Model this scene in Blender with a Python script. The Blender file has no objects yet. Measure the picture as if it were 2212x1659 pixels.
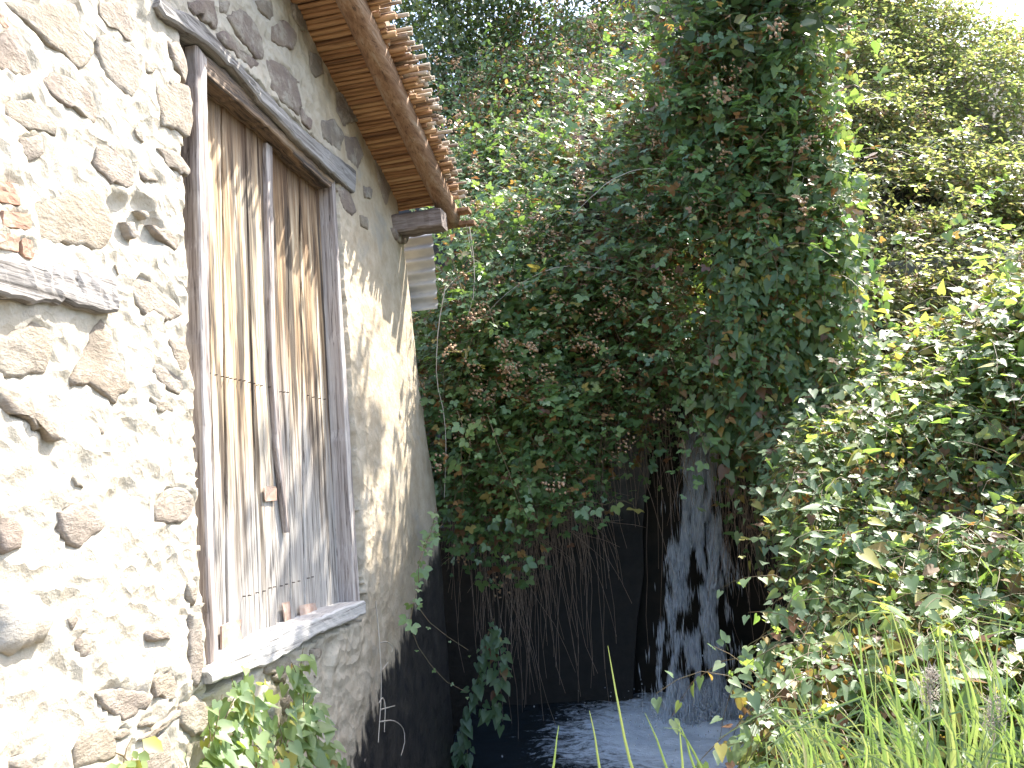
import bpy, math, numpy as np
from mathutils import Vector, Matrix
S = bpy.context.scene
COL = S.collection
# ------------------------------------------------------------------ camera, sky, sun, exposure
F, CX, CY = 1700.0, 1106.0, 829.5            # measured on the 2212 px wide view of the photograph
PITCH, ROLL, YAW = map(math.radians, (7.5, 5.0, 10.3))
EYE = np.array([0, 0, 1.6])
_f0 = np.array([-math.sin(YAW), math.cos(YAW), 0]); _r0 = np.array([math.cos(YAW), math.sin(YAW), 0]); _u0 = np.array([0, 0, 1.0])
CF = _f0*math.cos(PITCH)+_u0*math.sin(PITCH); _u1 = _u0*math.cos(PITCH)-_f0*math.sin(PITCH)
CU = _u1*math.cos(ROLL)+_r0*math.sin(ROLL); CR = _r0*math.cos(ROLL)-_u1*math.sin(ROLL)
cam = bpy.data.cameras.new('camera'); cam.sensor_width = 36; cam.lens = F/2212*36; cam.clip_start = .02; cam.clip_end = 500
co = bpy.data.objects.new('camera', cam); COL.objects.link(co); S.camera = co
_m = Matrix.Identity(4)
for i in range(3):
    _m[i][0], _m[i][1], _m[i][2], _m[i][3] = CR[i], CU[i], -CF[i], EYE[i]
co.matrix_world = _m
SUN = np.array([1.0, 1.0, 2.0]); SUN /= np.linalg.norm(SUN)
w = bpy.data.worlds.new('World'); S.world = w; w.use_nodes = True
nt = w.node_tree; bg = nt.nodes['Background']
sk = nt.nodes.new('ShaderNodeTexSky'); sk.sky_type = 'NISHITA'; sk.sun_disc = False
sk.sun_elevation = math.asin(SUN[2]); sk.sun_rotation = math.atan2(SUN[0], SUN[1])
sk.air_density = 1.0; sk.dust_density = 2.5; sk.ozone_density = 1.0
nt.links.new(sk.outputs[0], bg.inputs[0]); bg.inputs[1].default_value = 0.15
sl = bpy.data.lights.new('sun', 'SUN'); sl.energy = 3.5; sl.angle = math.radians(.53); sl.color = (1, .95, .86)
so = bpy.data.objects.new('sun', sl); COL.objects.link(so); so.location = (8, 8, 16)
so.rotation_euler = Vector(SUN).to_track_quat('Z', 'Y').to_euler()
S.view_settings.view_transform = 'Standard'; S.view_settings.look = 'None'; S.view_settings.gamma = 1
S.view_settings.use_curve_mapping = False
S.view_settings.exposure = 2.3
S.cycles.max_bounces = 8; S.cycles.transparent_max_bounces = 40

# ------------------------------------------------------------------ helpers
rng = np.random.default_rng(7)
K = 2212/4032
def ray(u, v): return CF+CR*(u-CX)/F-CU*(v-CY)/F
def ax(u, v, x): d = ray(u, v); return EYE+d*(x/d[0])
def ay(u, v, y): d = ray(u, v); return EYE+d*(y/d[1])
def crop(ox, oy, s): return lambda pts: [((ox+x/s)*K, (oy+y/s)*K) for x, y in pts]
C1, C2, C3, C5, C6 = crop(0, 0, 1.659), crop(600, 0, 1.659), crop(0, 900, 1.659), crop(0, 1900, 1.476), crop(700, 1900, 1.476)
C4 = crop(700, 900, 1.508); CB = crop(1600, 0, 1.659); CD = crop(1600, 900, 1.508); CW = crop(1700, 2000, 1.62); CE = crop(2700, 2100, 1.661)
def nrm(a): a = np.asarray(a, float); return a/np.maximum(np.linalg.norm(a, axis=-1, keepdims=True), 1e-9)
def _hash(i, j, k, seed):
    h = (i*374761393+j*668265263+k*2147483647+seed*1274126177) & 0xffffffff
    h = ((h ^ (h >> 13))*1103515245) & 0xffffffff
    h = ((h ^ (h >> 16))*2654435761) & 0xffffffff
    return ((h ^ (h >> 15)) & 0xffff)/65535.0
def noise(p, seed=0):
    p = np.asarray(p, float); i = np.floor(p).astype(np.int64); f = p-i; f = f*f*(3-2*f); r = 0
    for a in (0, 1):
        for b in (0, 1):
            for c in (0, 1):
                wt = (f[..., 0] if a else 1-f[..., 0])*(f[..., 1] if b else 1-f[..., 1])*(f[..., 2] if c else 1-f[..., 2])
                r = r+wt*_hash(i[..., 0]+a, i[..., 1]+b, i[..., 2]+c, seed)
    return r
def fbm(p, o=4, seed=0):
    p = np.asarray(p, float); t = 0; a = .5
    for k in range(o): t = t+a*(noise(p*2**k, seed+k)-.5)*2; a *= .5
    return t
def smooth(e0, e1, x): t = np.clip((x-e0)/(e1-e0), 0, 1); return t*t*(3-2*t)

BASE = {}
def mesh(name, V, Fc, mat=None, sm=False, rnd=None):
    V = np.asarray(V, np.float32).reshape(-1, 3); me = bpy.data.meshes.new(name)
    if isinstance(Fc, np.ndarray):
        n, k = Fc.shape
        me.vertices.add(len(V)); me.vertices.foreach_set('co', V.ravel())
        me.loops.add(n*k); me.loops.foreach_set('vertex_index', Fc.astype(np.int32).ravel())
        me.polygons.add(n); me.polygons.foreach_set('loop_start', np.arange(0, n*k, k, dtype=np.int32))
        me.update(calc_edges=True)
    else:
        me.from_pydata(V.tolist(), [], Fc)
    if mat: me.materials.append(mat)
    if sm: me.polygons.foreach_set('use_smooth', np.ones(len(me.polygons), bool))
    if rnd is not None:
        at = me.attributes.new('rnd', 'FLOAT', 'POINT'); at.data.foreach_set('value', np.broadcast_to(np.asarray(rnd, np.float32), (len(V),)).copy())
    return me
def tag(o, label=None, cat=None, group=None, kind=None):
    for k, v in (('label', label), ('category', cat), ('group', group), ('kind', kind)):
        if v: o[k] = v
    return o
def thing(name, label, cat, loc, group=None, kind=None):
    o = bpy.data.objects.new(name, None); COL.objects.link(o); o.location = loc; o.empty_display_size = .1
    BASE[o.name] = np.array(loc, float); return tag(o, label, cat, group, kind)
def part(name, parent, V, Fc, mat, sm=False, kind=None, label=None, rnd=None):
    b = BASE[parent.name] if parent else np.zeros(3)
    me = mesh(name, np.asarray(V, float).reshape(-1, 3)-b, Fc, mat, sm, rnd)
    o = bpy.data.objects.new(name, me); COL.objects.link(o)
    if parent: o.parent = parent
    BASE[o.name] = b; return tag(o, label, None, None, kind)
def empty_part(name, parent):
    o = bpy.data.objects.new(name, None); COL.objects.link(o); o.parent = parent; o.empty_display_size = .1
    BASE[o.name] = BASE[parent.name]; return o
class MB:
    def __init__(s): s.V = []; s.F = []; s.n = 0
    def add(s, V, Fc):
        V = np.asarray(V, float).reshape(-1, 3); s.V.append(V); s.F += [tuple(i+s.n for i in f) for f in Fc]; s.n += len(V)
    def out(s): return np.concatenate(s.V), s.F
def grid_faces(n, m, wrap=False):
    i, j = np.meshgrid(np.arange(n-1), np.arange(m if wrap else m-1), indexing='ij')
    j2 = (j+1) % m
    return np.stack([i*m+j, i*m+j2, (i+1)*m+j2, (i+1)*m+j], -1).reshape(-1, 4)
def frames(T):
    ref = np.where(np.abs(T[..., 2:3]) > .8, np.array([1.0, 0, 0]), np.array([0, 0, 1.0]))
    a = nrm(np.cross(T, ref)); return a, np.cross(T, a)
def tubes(P, r0, r1, sides=3):
    """P: (N,n,3) polylines -> verts, quad faces"""
    P = np.asarray(P, float); P = P[None] if P.ndim == 2 else P
    N, n, _ = P.shape; T = nrm(np.gradient(P, axis=1)); A, B = frames(T)
    r = np.broadcast_to(np.asarray(r0, float).reshape(-1, 1), (N, 1)); q = np.broadcast_to(np.asarray(r1, float).reshape(-1, 1), (N, 1))
    R = r+(q-r)*np.linspace(0, 1, n)[None]
    an = np.arange(sides)*2*math.pi/sides
    V = P[:, :, None]+R[:, :, None, None]*(np.cos(an)[:, None]*A[:, :, None]+np.sin(an)[:, None]*B[:, :, None])
    f = grid_faces(n, sides, True); Fc = (f[None]+(np.arange(N)*n*sides)[:, None, None]).reshape(-1, 4)
    return V.reshape(-1, 3), Fc
def resample(p, n):
    p = np.asarray(p, float); d = np.r_[0, np.cumsum(np.linalg.norm(np.diff(p, axis=0), axis=1))]
    t = np.linspace(0, d[-1], n); return np.stack([np.interp(t, d, p[:, k]) for k in range(p.shape[1])], 1)
def curve(p, n):
    """smooth polyline (Catmull-Rom) through p"""
    p = np.asarray(p, float); q = np.vstack([2*p[0]-p[1], p, 2*p[-1]-p[-2]]); o = []
    for i in range(len(p)-1):
        t = np.linspace(0, 1, 8, endpoint=False)[:, None]; a, b, c, d = q[i:i+4]
        o.append(.5*((2*b)+(c-a)*t+(2*a-5*b+4*c-d)*t**2+(3*b-a-3*c+d)*t**3))
    return resample(np.vstack(o+[p[-1:]]), n)

# ------------------------------------------------------------------ materials
def mat(name):
    m = bpy.data.materials.new(name); m.use_nodes = True; t = m.node_tree; t.nodes.clear()
    out = t.nodes.new('ShaderNodeOutputMaterial'); return m, t, out
class NT:
    def __init__(s, t): s.t = t
    def n(s, ty, ins=None, **kw):
        x = s.t.nodes.new('ShaderNode'+ty)
        for k, v in kw.items(): setattr(x, k, v)
        for k, v in (ins or {}).items():
            if isinstance(v, bpy.types.NodeSocket): s.t.links.new(v, x.inputs[k])
            else: x.inputs[k].default_value = v
        return x
    def ramp(s, fac, stops, interp='LINEAR'):
        x = s.n('ValToRGB', {0: fac}); e = x.color_ramp.elements; x.color_ramp.interpolation = interp
        while len(e) > 1: e.remove(e[-1])
        e[0].position = stops[0][0]; e[0].color = (*stops[0][1], 1)
        for p, c in stops[1:]: q = e.new(p); q.color = (*c, 1)
        return x.outputs[0]
    def ramp1(s, fac, a, b, va=0.0, vb=1.0): return s.n('MapRange', {0: fac, 1: a, 2: b, 3: va, 4: vb}).outputs[0]
    def mix(s, fac, a, b, mode='MIX'):
        x = s.n('Mix', data_type='RGBA', blend_type=mode)
        for k, v in ((0, fac), (6, a), (7, b)):
            if isinstance(v, bpy.types.NodeSocket): s.t.links.new(v, x.inputs[k])
            else: x.inputs[k].default_value = v if k == 0 else (*v, 1)
        return x.outputs[2]
    def math(s, op, a, b=0.0): return s.n('Math', {0: a, 1: b}, operation=op).outputs[0]
    def coord(s, scale=(1, 1, 1), src='Object'):
        c = s.n('TexCoord').outputs[src]; return s.n('Mapping', {0: c, 3: scale}).outputs[0]
    def noise(s, vec, sc, det=4, rough=.55, dist=0.0): return s.n('TexNoise', {'Vector': vec, 'Scale': sc, 'Detail': det, 'Roughness': rough, 'Distortion': dist}).outputs[0]
    def bump(s, h, st, d=.01, nn=None):
        i = {'Height': h, 'Strength': st, 'Distance': d}
        if nn is not None: i['Normal'] = nn
        return s.n('Bump', i).outputs[0]
    def bsdf(s, col, rough, normal=None, **kw):
        i = {'Base Color': col if isinstance(col, bpy.types.NodeSocket) else (*col, 1), 'Roughness': rough}
        if normal is not None: i['Normal'] = normal
        i.update(kw); return s.n('BsdfPrincipled', i).outputs[0]
def simple(name, c1, c2, sc, rough=.85, bump=.4, bsc=None, bd=.01):
    m, t, out = mat(name); N = NT(t); v = N.coord()
    a = N.noise(v, sc, 5, .6); b = N.noise(v, bsc or sc*4, 6, .65)
    t.links.new(N.bsdf(N.mix(N.ramp1(a, .35, .65), c1, c2), rough, N.bump(b, bump, bd)), out.inputs[0]); return m

def m_mortar():
    m, t, out = mat('lime_mortar'); N = NT(t); v = N.coord()
    sep = N.n('SeparateXYZ', {0: v})
    big = N.noise(v, 1.6, 5, .6); mid = N.noise(v, 9, 6, .65); fine = N.noise(v, 60, 6, .7)
    white = N.mix(N.ramp1(mid, .3, .7), (.40, .35, .272), (.50, .455, .372))
    tan = N.mix(N.ramp1(mid, .35, .65), (.40, .315, .21), (.52, .435, .32))
    wy = N.math('ADD', sep.outputs[1], 3.3)
    yy = N.math('ADD', wy, N.math('MULTIPLY', N.math('SUBTRACT', big, .5), 1.6))
    c = N.mix(N.ramp1(yy, 3.1, 4.0), white, tan)
    grey = N.ramp1(N.noise(N.coord((1, 1, 1)), 3.4, 5, .6, .4), .56, .66)
    c = N.mix(N.math('MULTIPLY', grey, .55), c, (.33, .31, .27))
    pits = N.ramp1(N.noise(v, 26, 4, .6), .30, .40, 1, 0)
    c = N.mix(N.math('MULTIPLY', pits, .35), c, (.28, .24, .18))
    # algae and damp rising from the water at the far foot of the wall
    line = N.math('ADD', N.math('MULTIPLY', N.math('SUBTRACT', wy, 3.35), .52), .42)
    dz = N.math('SUBTRACT', line, sep.outputs[2])
    dz = N.math('ADD', dz, N.math('MULTIPLY', N.math('SUBTRACT', N.noise(N.coord((1, 2.2, .8)), 5, 6, .7), .5), .75))
    damp = N.ramp1(dz, -.02, .07)
    half = N.ramp1(dz, -1.0, .1)
    c = N.mix(N.math('MULTIPLY', half, .45), c, (.20, .165, .115))
    c = N.mix(damp, c, N.mix(N.ramp1(mid, .35, .7), (.010, .010, .011), (.055, .046, .036)))
    vw = N.n('VectorMath', {0: v, 1: N.n('VectorMath', {0: N.n('TexNoise', {'Vector': v, 'Scale': 9.0}).outputs[1], 3: .09}, operation='SCALE').outputs[0]}, operation='ADD').outputs[0]
    ch = N.n('TexVoronoi', {'Vector': vw, 'Scale': 17.0}).outputs['Distance']
    chunk = N.math('MULTIPLY', ch, N.ramp1(yy, 3.3, 4.2, 1.3, .25))
    h = N.math('ADD', N.math('ADD', N.math('MULTIPLY', mid, .8), N.math('MULTIPLY', fine, .35)), chunk)
    rough = N.ramp1(damp, 0, 1, .92, .55)
    t.links.new(N.bsdf(c, rough, N.bump(h, .75, .018)), out.inputs[0]); return m
def m_stone(name, stops, sc=7, bumpd=.012):
    m, t, out = mat(name); N = NT(t); v = N.coord()
    r = N.n('ObjectInfo').outputs['Random']; c = N.ramp(r, stops)
    a = N.noise(v, sc, 6, .65); b = N.noise(N.coord((1, 1.4, 2.6)), 24, 7, .72)
    c = N.mix(N.ramp1(a, .35, .65, 0, .6), c, (.36, .29, .21))
    c = N.mix(N.ramp1(b, .32, .6, .38, 0), c, (.16, .125, .10))
    c = N.mix(N.ramp1(N.noise(v, 15, 4, .6), .6, .7, 0, .35), c, (.16, .12, .09))
    c = N.mix(N.ramp1(N.noise(v, 8, 6, .75), .50, .60, 0, .8), c, (.42, .375, .305))
    t.links.new(N.bsdf(c, .85, N.bump(N.math('ADD', b, N.math('MULTIPLY', a, .8)), .9, bumpd*1.6)), out.inputs[0]); return m
def m_wood(name, stops, axis, weather=None, grain=1.0, bd=.006):
    """axis: long axis of the grain (1 = y, 2 = z)"""
    m, t, out = mat(name); N = NT(t)
    sc = [26, 26, 26]; sc[axis] = 1.1
    r = N.n('ObjectInfo').outputs['Random']
    tc = N.n('TexCoord').outputs['Object']
    off = N.n('CombineXYZ', {0: N.math('MULTIPLY', r, 7.0), 1: N.math('MULTIPLY', r, 3.0), 2: N.math('MULTIPLY', r, 11.0)}).outputs[0]
    v0 = N.n('VectorMath', {0: tc, 1: off}, operation='ADD').outputs[0]
    v = N.n('Mapping', {0: v0, 3: tuple(sc)}).outputs[0]
    a = N.noise(v, 1.0, 6, .62, .6); sc2 = [90, 90, 90]; sc2[axis] = 2.5
    v2 = N.n('Mapping', {0: v0, 3: tuple(sc2)}).outputs[0]; b = N.noise(v2, 1.0, 5, .65, .8)
    f = N.math('ADD', N.math('MULTIPLY', a, .65), N.math('MULTIPLY', b, .35))
    f = N.math('ADD', f, N.math('MULTIPLY', N.math('SUBTRACT', r, .5), .16))
    f = N.math('ADD', N.math('MULTIPLY', N.math('SUBTRACT', f, .5), 1.9), .5)
    c = N.ramp(f, stops)
    if weather: c = weather(N, c, tc, a, b, r)
    cr = N.ramp1(b, .34, .43, 1, 0)
    c = N.mix(N.math('MULTIPLY', cr, .7), c, (.035, .025, .018))
    h = N.math('ADD', N.math('MULTIPLY', b, .7), N.math('MULTIPLY', a, .5))
    t.links.new(N.bsdf(c, .8, N.bump(h, .9*grain, bd)), out.inputs[0]); return m
def shutter_weather_shade(N, c, tc, a, b, r):
    z = N.n('SeparateXYZ', {0: tc}).outputs[2]
    sc = N.n('Mapping', {0: tc, 3: (11, 11, .55)}).outputs[0]; s1 = N.noise(sc, 1, 5, .65, .3)
    zz = N.math('ADD', z, N.math('MULTIPLY', N.math('SUBTRACT', s1, .5), 2.0))
    zz = N.math('ADD', zz, N.math('MULTIPLY', N.math('SUBTRACT', r, .5), .5))
    pale = N.ramp1(zz, 1.55, 2.15, 1, 0)          # rain-bleached silver towards the sill
    c = N.mix(pale, c, N.ramp(b, [(.3, (.14, .122, .105)), (.5, (.38, .35, .315)), (.72, (.58, .545, .50))]))
    tar = N.math('MULTIPLY', N.ramp1(s1, .50, .57), N.ramp1(zz, 1.45, 1.9))
    c = N.mix(N.math('MULTIPLY', tar, .86), c, (.03, .022, .018))
    top = N.ramp1(N.math('ADD', z, N.math('MULTIPLY', N.math('SUBTRACT', a, .5), .5)), 2.92, 3.2)  # brown weathering and the head rail's shade, both painted into the plank tops
    return N.mix(N.math('MULTIPLY', top, .8), c, (.10, .045, .016))
def m_leaf(name, stops, tstops, rough=.42, trans=.38, spec=.5):
    m, t, out = mat(name); N = NT(t)
    r = N.n('Attribute', attribute_name='rnd').outputs['Fac']
    c = N.ramp(r, stops); tc = N.ramp(r, tstops)
    p = N.bsdf(c, rough, **{'Specular IOR Level': spec})
    tr = N.n('BsdfTranslucent', {0: tc}).outputs[0]
    t.links.new(N.n('MixShader', {0: trans, 1: p, 2: tr}).outputs[0], out.inputs[0]); return m
BROWN = (.12, .056, .028)
M = dict(
    mortar=m_mortar(),
    stone=m_stone('rubble_stone', [(0, (.31, .255, .195)), (.25, (.36, .32, .265)), (.5, (.295, .24, .205)), (.75, (.35, .315, .27)), (1, (.38, .32, .24))]),
    shaded_greystone=m_stone('shaded_stone', [(0, (.22, .195, .165)), (.35, (.28, .21, .175)), (.7, (.20, .155, .14)), (1, (.33, .285, .21))]),  # grey stone, its colour darkened for the eave's shade
    boulder=m_stone('pale_boulder', [(0, (.36, .36, .34)), (1, (.38, .375, .35))], 4, .004),
    brick=m_stone('old_brick', [(0, (.34, .14, .085)), (1, (.39, .20, .13))], 9, .004),
    lintel=m_wood('silvered_oak', [(.2, (.10, .085, .075)), (.45, (.25, .235, .22)), (.62, (.36, .34, .32)), (.85, (.50, .48, .45))], 1),
    head=m_wood('dark_weathered_wood', [(.2, (.02, .017, .015)), (.45, (.07, .055, .045)), (.6, (.19, .13, .085)), (.85, (.36, .25, .15))], 1),
    post=m_wood('grey_post_wood', [(.2, (.09, .07, .06)), (.42, (.22, .18, .16)), (.6, (.40, .35, .32)), (.85, (.62, .57, .52))], 2),
    plank=m_wood('weathered_plank', [(.2, (.07, .04, .02)), (.34, (.20, .12, .06)), (.48, (.39, .27, .155)), (.64, (.57, .46, .32)), (.85, (.68, .60, .48))], 2, shutter_weather_shade),
    timber=m_wood('cracked_grey_timber', [(.2, (.05, .045, .04)), (.42, (.17, .155, .14)), (.6, (.33, .305, .285)), (.85, (.47, .44, .41))], 1),
    sill=m_wood('bleached_sill', [(.2, (.16, .145, .13)), (.45, (.40, .38, .36)), (.8, (.58, .56, .53))], 1),
    rafter=m_wood('brown_rafter', [(.2, (.09, .045, .022)), (.45, (.20, .105, .055)), (.65, (.29, .17, .095)), (.85, (.36, .26, .18))], 1, None, .5),
    purlin=m_wood('grey_purlin', [(.2, (.06, .045, .04)), (.45, (.15, .115, .10)), (.65, (.25, .21, .19)), (.85, (.36, .32, .29))], 0, None, .6),
    cane=m_wood('dry_cane', [(.2, (.15, .07, .03)), (.42, (.32, .165, .075)), (.6, (.43, .24, .11)), (.85, (.53, .34, .18))], 0, None, .25, .003),
    canetip=m_wood('weathered_cane', [(.2, (.14, .085, .055)), (.42, (.30, .215, .15)), (.6, (.45, .36, .265)), (.85, (.60, .52, .41))], 0, None, .3, .003),
    thatch=simple('old_thatch', (.16, .10, .06), (.26, .18, .11), 12),
    tin=simple('rusted_tin', (.33, .21, .155), (.46, .36, .30), 22, .6, .25),
    iron=simple('black_nail', (.03, .02, .018), (.05, .03, .02), 50),
    zinc=simple('zinc_sheet', (.30, .31, .31), (.42, .42, .40), 6, .55, .1),
    wet=simple('wet_channel_stone', (.006, .006, .006), (.022, .02, .016), 5, .5, .6, 14, .03),
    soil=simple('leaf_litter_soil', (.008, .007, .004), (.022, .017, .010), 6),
    ground=simple('dry_ground', (.13, .10, .065), (.22, .18, .11), 3),
    bramble=m_leaf('bramble_leaf', [(0, (0.065, 0.124, 0.052)), (.35, (0.102, 0.183, 0.065)), (.68, (0.160, 0.254, 0.087)), (.76, (0.277, 0.277, 0.073)), (.84, (0.379, 0.204, 0.073)), (1, BROWN)],
                   [(0, (0.131, 0.248, 0.044)), (.68, (0.291, 0.437, 0.073)), (.8, (0.466, 0.349, 0.073)), (1, (0.320, 0.131, 0.044))], .4, .38, .8),
    bind=m_leaf('bindweed_leaf', [(0, (.085, .15, .085)), (.4, (.13, .205, .105)), (.7, (.20, .28, .12)), (.77, (.40, .38, .09)), (.83, (.48, .33, .09)), (.9, (.19, .095, .05)), (1, (.12, .06, .035))],
                [(0, (0.168, 0.337, 0.056)), (.7, (0.393, 0.500, 0.084)), (.8, (0.500, 0.500, 0.084)), (1, (0.351, 0.154, 0.042))], .48, .52, .8),
    small=m_leaf('scrub_leaf', [(0, (.14, .165, .085)), (.4, (.20, .225, .12)), (.75, (.28, .30, .17)), (.85, (.34, .29, .16)), (1, (.30, .19, .11))],
                 [(0, (0.280, 0.392, 0.084)), (.75, (0.500, 0.500, 0.140)), (1, (0.476, 0.308, 0.125))], .42, .52, .8),
    tree=m_leaf('tree_leaf', [(0, (0.032, 0.054, 0.023)), (.7, (0.063, 0.099, 0.036)), (1, (0.108, 0.108, 0.045))], [(0, (0.090, 0.162, 0.036)), (1, (0.162, 0.216, 0.054))], .4, .25),
    grass=m_leaf('sedge_blade', [(0, (.10, .17, .08)), (.5, (.18, .25, .11)), (.85, (.27, .33, .15)), (1, (.42, .40, .20))], [(0, (.20, .34, .06)), (1, (.40, .46, .12))], .38, .4),
    flower=simple('dry_flower_head', (.34, .20, .11), (.52, .37, .24), 30, .9, .1),
    stem=simple('green_brown_stem', (.10, .09, .04), (.17, .11, .06), 9, .6, .1),
    dry=simple('dry_brown_stem', (.24, .16, .11), (.36, .27, .20), 6, .8, .1),
    pale=simple('pale_dry_stem', (.38, .33, .27), (.50, .45, .38), 9, .7, .1),
    plume=simple('grey_seed_plume', (.32, .27, .22), (.48, .42, .36), 30, .9, .1),
    bark=simple('dark_bark', (.03, .022, .016), (.06, .045, .032), 8),
    rag=simple('pale_rag', (.35, .35, .33), (.5, .5, .47), 9),
)
def m_fall():
    m, t, out = mat('falling_water'); N = NT(t)
    df = N.n('BsdfDiffuse', {0: (.86, .91, .96, 1)}).outputs[0]; tl = N.n('BsdfTranslucent', {0: (.86, .91, .96, 1)}).outputs[0]; gl = N.n('BsdfGlossy', {0: (1, 1, 1, 1), 1: .25}).outputs[0]
    p = N.n('MixShader', {0: .12, 1: N.n('MixShader', {0: .5, 1: df, 2: tl}).outputs[0], 2: gl}).outputs[0]
    g = N.n('BsdfTransparent').outputs[0]
    f = N.noise(N.coord((30, 30, 3)), 1, 3, .6)
    t.links.new(N.n('MixShader', {0: N.ramp1(f, .3, .7, .3, .75), 1: p, 2: g}).outputs[0], out.inputs[0]); return m
def m_pool():
    m, t, out = mat('pool_water'); N = NT(t); v = N.coord()
    d = N.n('VectorMath', {0: v, 1: (.15, 5.75, -.13)}, operation='DISTANCE').outputs['Value']
    n1 = N.noise(N.coord((1, 1.6, 1)), 7, 6, .68, 1.2); n2 = N.noise(v, 26, 5, .7, .6)
    f = N.math('ADD', N.ramp1(d, .2, 1.45, 1.7, -.42), N.math('MULTIPLY', N.math('SUBTRACT', n1, .5), 2.1))
    foam = N.ramp1(N.math('ADD', f, N.math('MULTIPLY', N.math('SUBTRACT', n2, .5), 1.1)), 0, .75)
    c = N.mix(foam, (.012, .018, .022), (.72, .80, .88))
    t.links.new(N.bsdf(c, N.ramp1(foam, 0, 1, .06, .5), N.bump(N.math('ADD', n1, N.math('MULTIPLY', n2, .35)), .35, .04), IOR=1.33), out.inputs[0]); return m
def m_concrete():
    m, t, out = mat('culvert_concrete'); N = NT(t); v = N.coord(); z = N.n('SeparateXYZ', {0: v}).outputs[2]
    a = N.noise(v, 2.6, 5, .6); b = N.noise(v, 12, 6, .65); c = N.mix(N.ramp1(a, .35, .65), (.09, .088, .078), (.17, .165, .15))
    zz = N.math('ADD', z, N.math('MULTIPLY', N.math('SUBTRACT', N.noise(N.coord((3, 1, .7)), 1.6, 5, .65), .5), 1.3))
    c = N.mix(N.ramp1(zz, 1.8, 2.4, 1, 0), c, N.mix(N.ramp1(b, .35, .7), (.007, .007, .006), (.018, .016, .013)))  # lower wall near black: stain plus the bramble curtain's shade in the colour
    t.links.new(N.bsdf(c, .8, N.bump(b, .8, .03)), out.inputs[0]); return m
M['concrete'] = m_concrete()
M['fall'], M['pool'] = m_fall(), m_pool()

# ================================================================== THE SETTING
WX = -1.5
def roof_z(y): return 3.50+.325*(4.78-y)
# --- hillside behind everything: one curved sheet, cliff-like where the ivy hangs
ZL = np.array([-1.0, 1.2, 2.3, 3.2, 4.2, 5.4, 6.8])
XK = np.array([-40, -8, -2.4, -1.2, -.2, .3, .62, .9, 1.3, 1.75, 2.5, 4, 5.5, 9, 40])
YK = np.array([[9, 9, 9, 9, 9.5, 11, 13], [8, 8, 8, 8, 8.6, 9.6, 11.5], [6.9, 6.8, 6.75, 7.1, 7.8, 8.8, 10.3], [6.9, 6.8, 6.7, 6.9, 7.6, 8.6, 10.1], [6.9, 6.8, 6.7, 6.65, 7.2, 8.4, 9.9],
               [6.9, 6.8, 6.65, 6.6, 7.0, 7.9, 9.3], [6.9, 6.6, 6.1, 6.1, 6.6, 7.6, 9.0], [6.8, 6.0, 5.95, 6.0, 6.5, 7.6, 9.0], [6.6, 5.95, 5.95, 6.1, 6.7, 7.7, 9.0],
               [6.5, 6.0, 6.2, 6.8, 7.4, 8.2, 9.2], [6.4, 6.1, 6.6, 7.2, 7.9, 8.8, 9.8], [6.4, 6.3, 6.8, 7.5, 8.2, 9.1, 10.2], [6.5, 6.4, 7, 7.8, 8.6, 9.6, 11], [8, 8, 8.4, 9, 9.8, 11, 13], [9, 9, 9.4, 10, 11, 13, 15]])
def crest(x): return np.interp(x, [-40, -8, -2.6, -1.8, -.8, 1.6, 3.0, 3.85, 4.3, 4.7, 6, 40], [5, 5, 6.0, 7.4, 9.8, 9.6, 8.0, 7.1, 6.1, 5.0, 4.4, 3.5])
def hill_y(x, z):
    z = np.asarray(z, float); x = np.asarray(x, float); k = np.clip(np.searchsorted(ZL, z)-1, 0, len(ZL)-2)
    t = (z-ZL[k])/(ZL[k+1]-ZL[k]); cols = np.stack([np.interp(x, XK, YK[:, i]) for i in range(len(ZL))], 0)
    ii = np.arange(x.size).reshape(x.shape); c = cols.reshape(len(ZL), -1)
    return (c[k.ravel(), ii.ravel()]*(1-t.ravel())+c[k.ravel()+1, ii.ravel()]*t.ravel()).reshape(x.shape)
xs = np.r_[np.linspace(-40, -4, 10), np.linspace(-3, 6, 70), np.linspace(8, 40, 9)]; ts = np.linspace(0, 1, 40)
X, T = np.meshgrid(xs, ts, indexing='ij'); Z = -1+T*(crest(X)+1); Y = hill_y(X, Z)+.1*fbm(np.stack([X, Z, X*0], -1)*1.5)
Xb = np.stack([xs]*3, 1); Yb = Y[:, -1:]+np.array([2, 30, 160.0])[None]; Zb = Z[:, -1:]+np.array([.2, -.5, -2.0])[None]
V = np.concatenate([np.stack([X, Y, Z], -1), np.stack([Xb, Yb, Zb], -1)], 1)
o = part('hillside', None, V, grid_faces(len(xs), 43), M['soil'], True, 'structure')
# --- right bank (top of its plants is BH)
def bank_edge(y): return np.interp(y, [0, 2.4, 3.0, 3.45, 3.8, 4.6, 5.2, 6.5], [.1, .24, .36, .52, .74, .80, .86, .9])
def BH(x, y):
    b = np.interp(y, [0, 2.0, 2.5, 2.9, 3.25, 3.45, 3.7, 4.0, 4.4, 4.9, 5.4, 7], [.25, .32, .55, .80, .88, .90, 1.02, 1.22, 1.42, 1.52, 1.5, 1.6])
    k = np.interp(y, [0, 2.6, 3.5, 4.0, 5, 7], [.1, .25, .45, .60, .62, .35]); return b+k*(np.clip(x, -1, 2.6)-.45)
xs = np.linspace(0, 1, 40)**1.6; ys = np.linspace(-6, 6.6, 90); SX, YY = np.meshgrid(xs, ys, indexing='ij')
E0 = bank_edge(YY)+.16; XX = E0+SX*(30-E0); ZZ = BH(XX, YY)-.26+.05*fbm(np.stack([XX, YY, XX*0], -1)*2)
ZZ[0] = -1.2; XX[0] -= .05; XX[1] = E0[1]+.02
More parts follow.
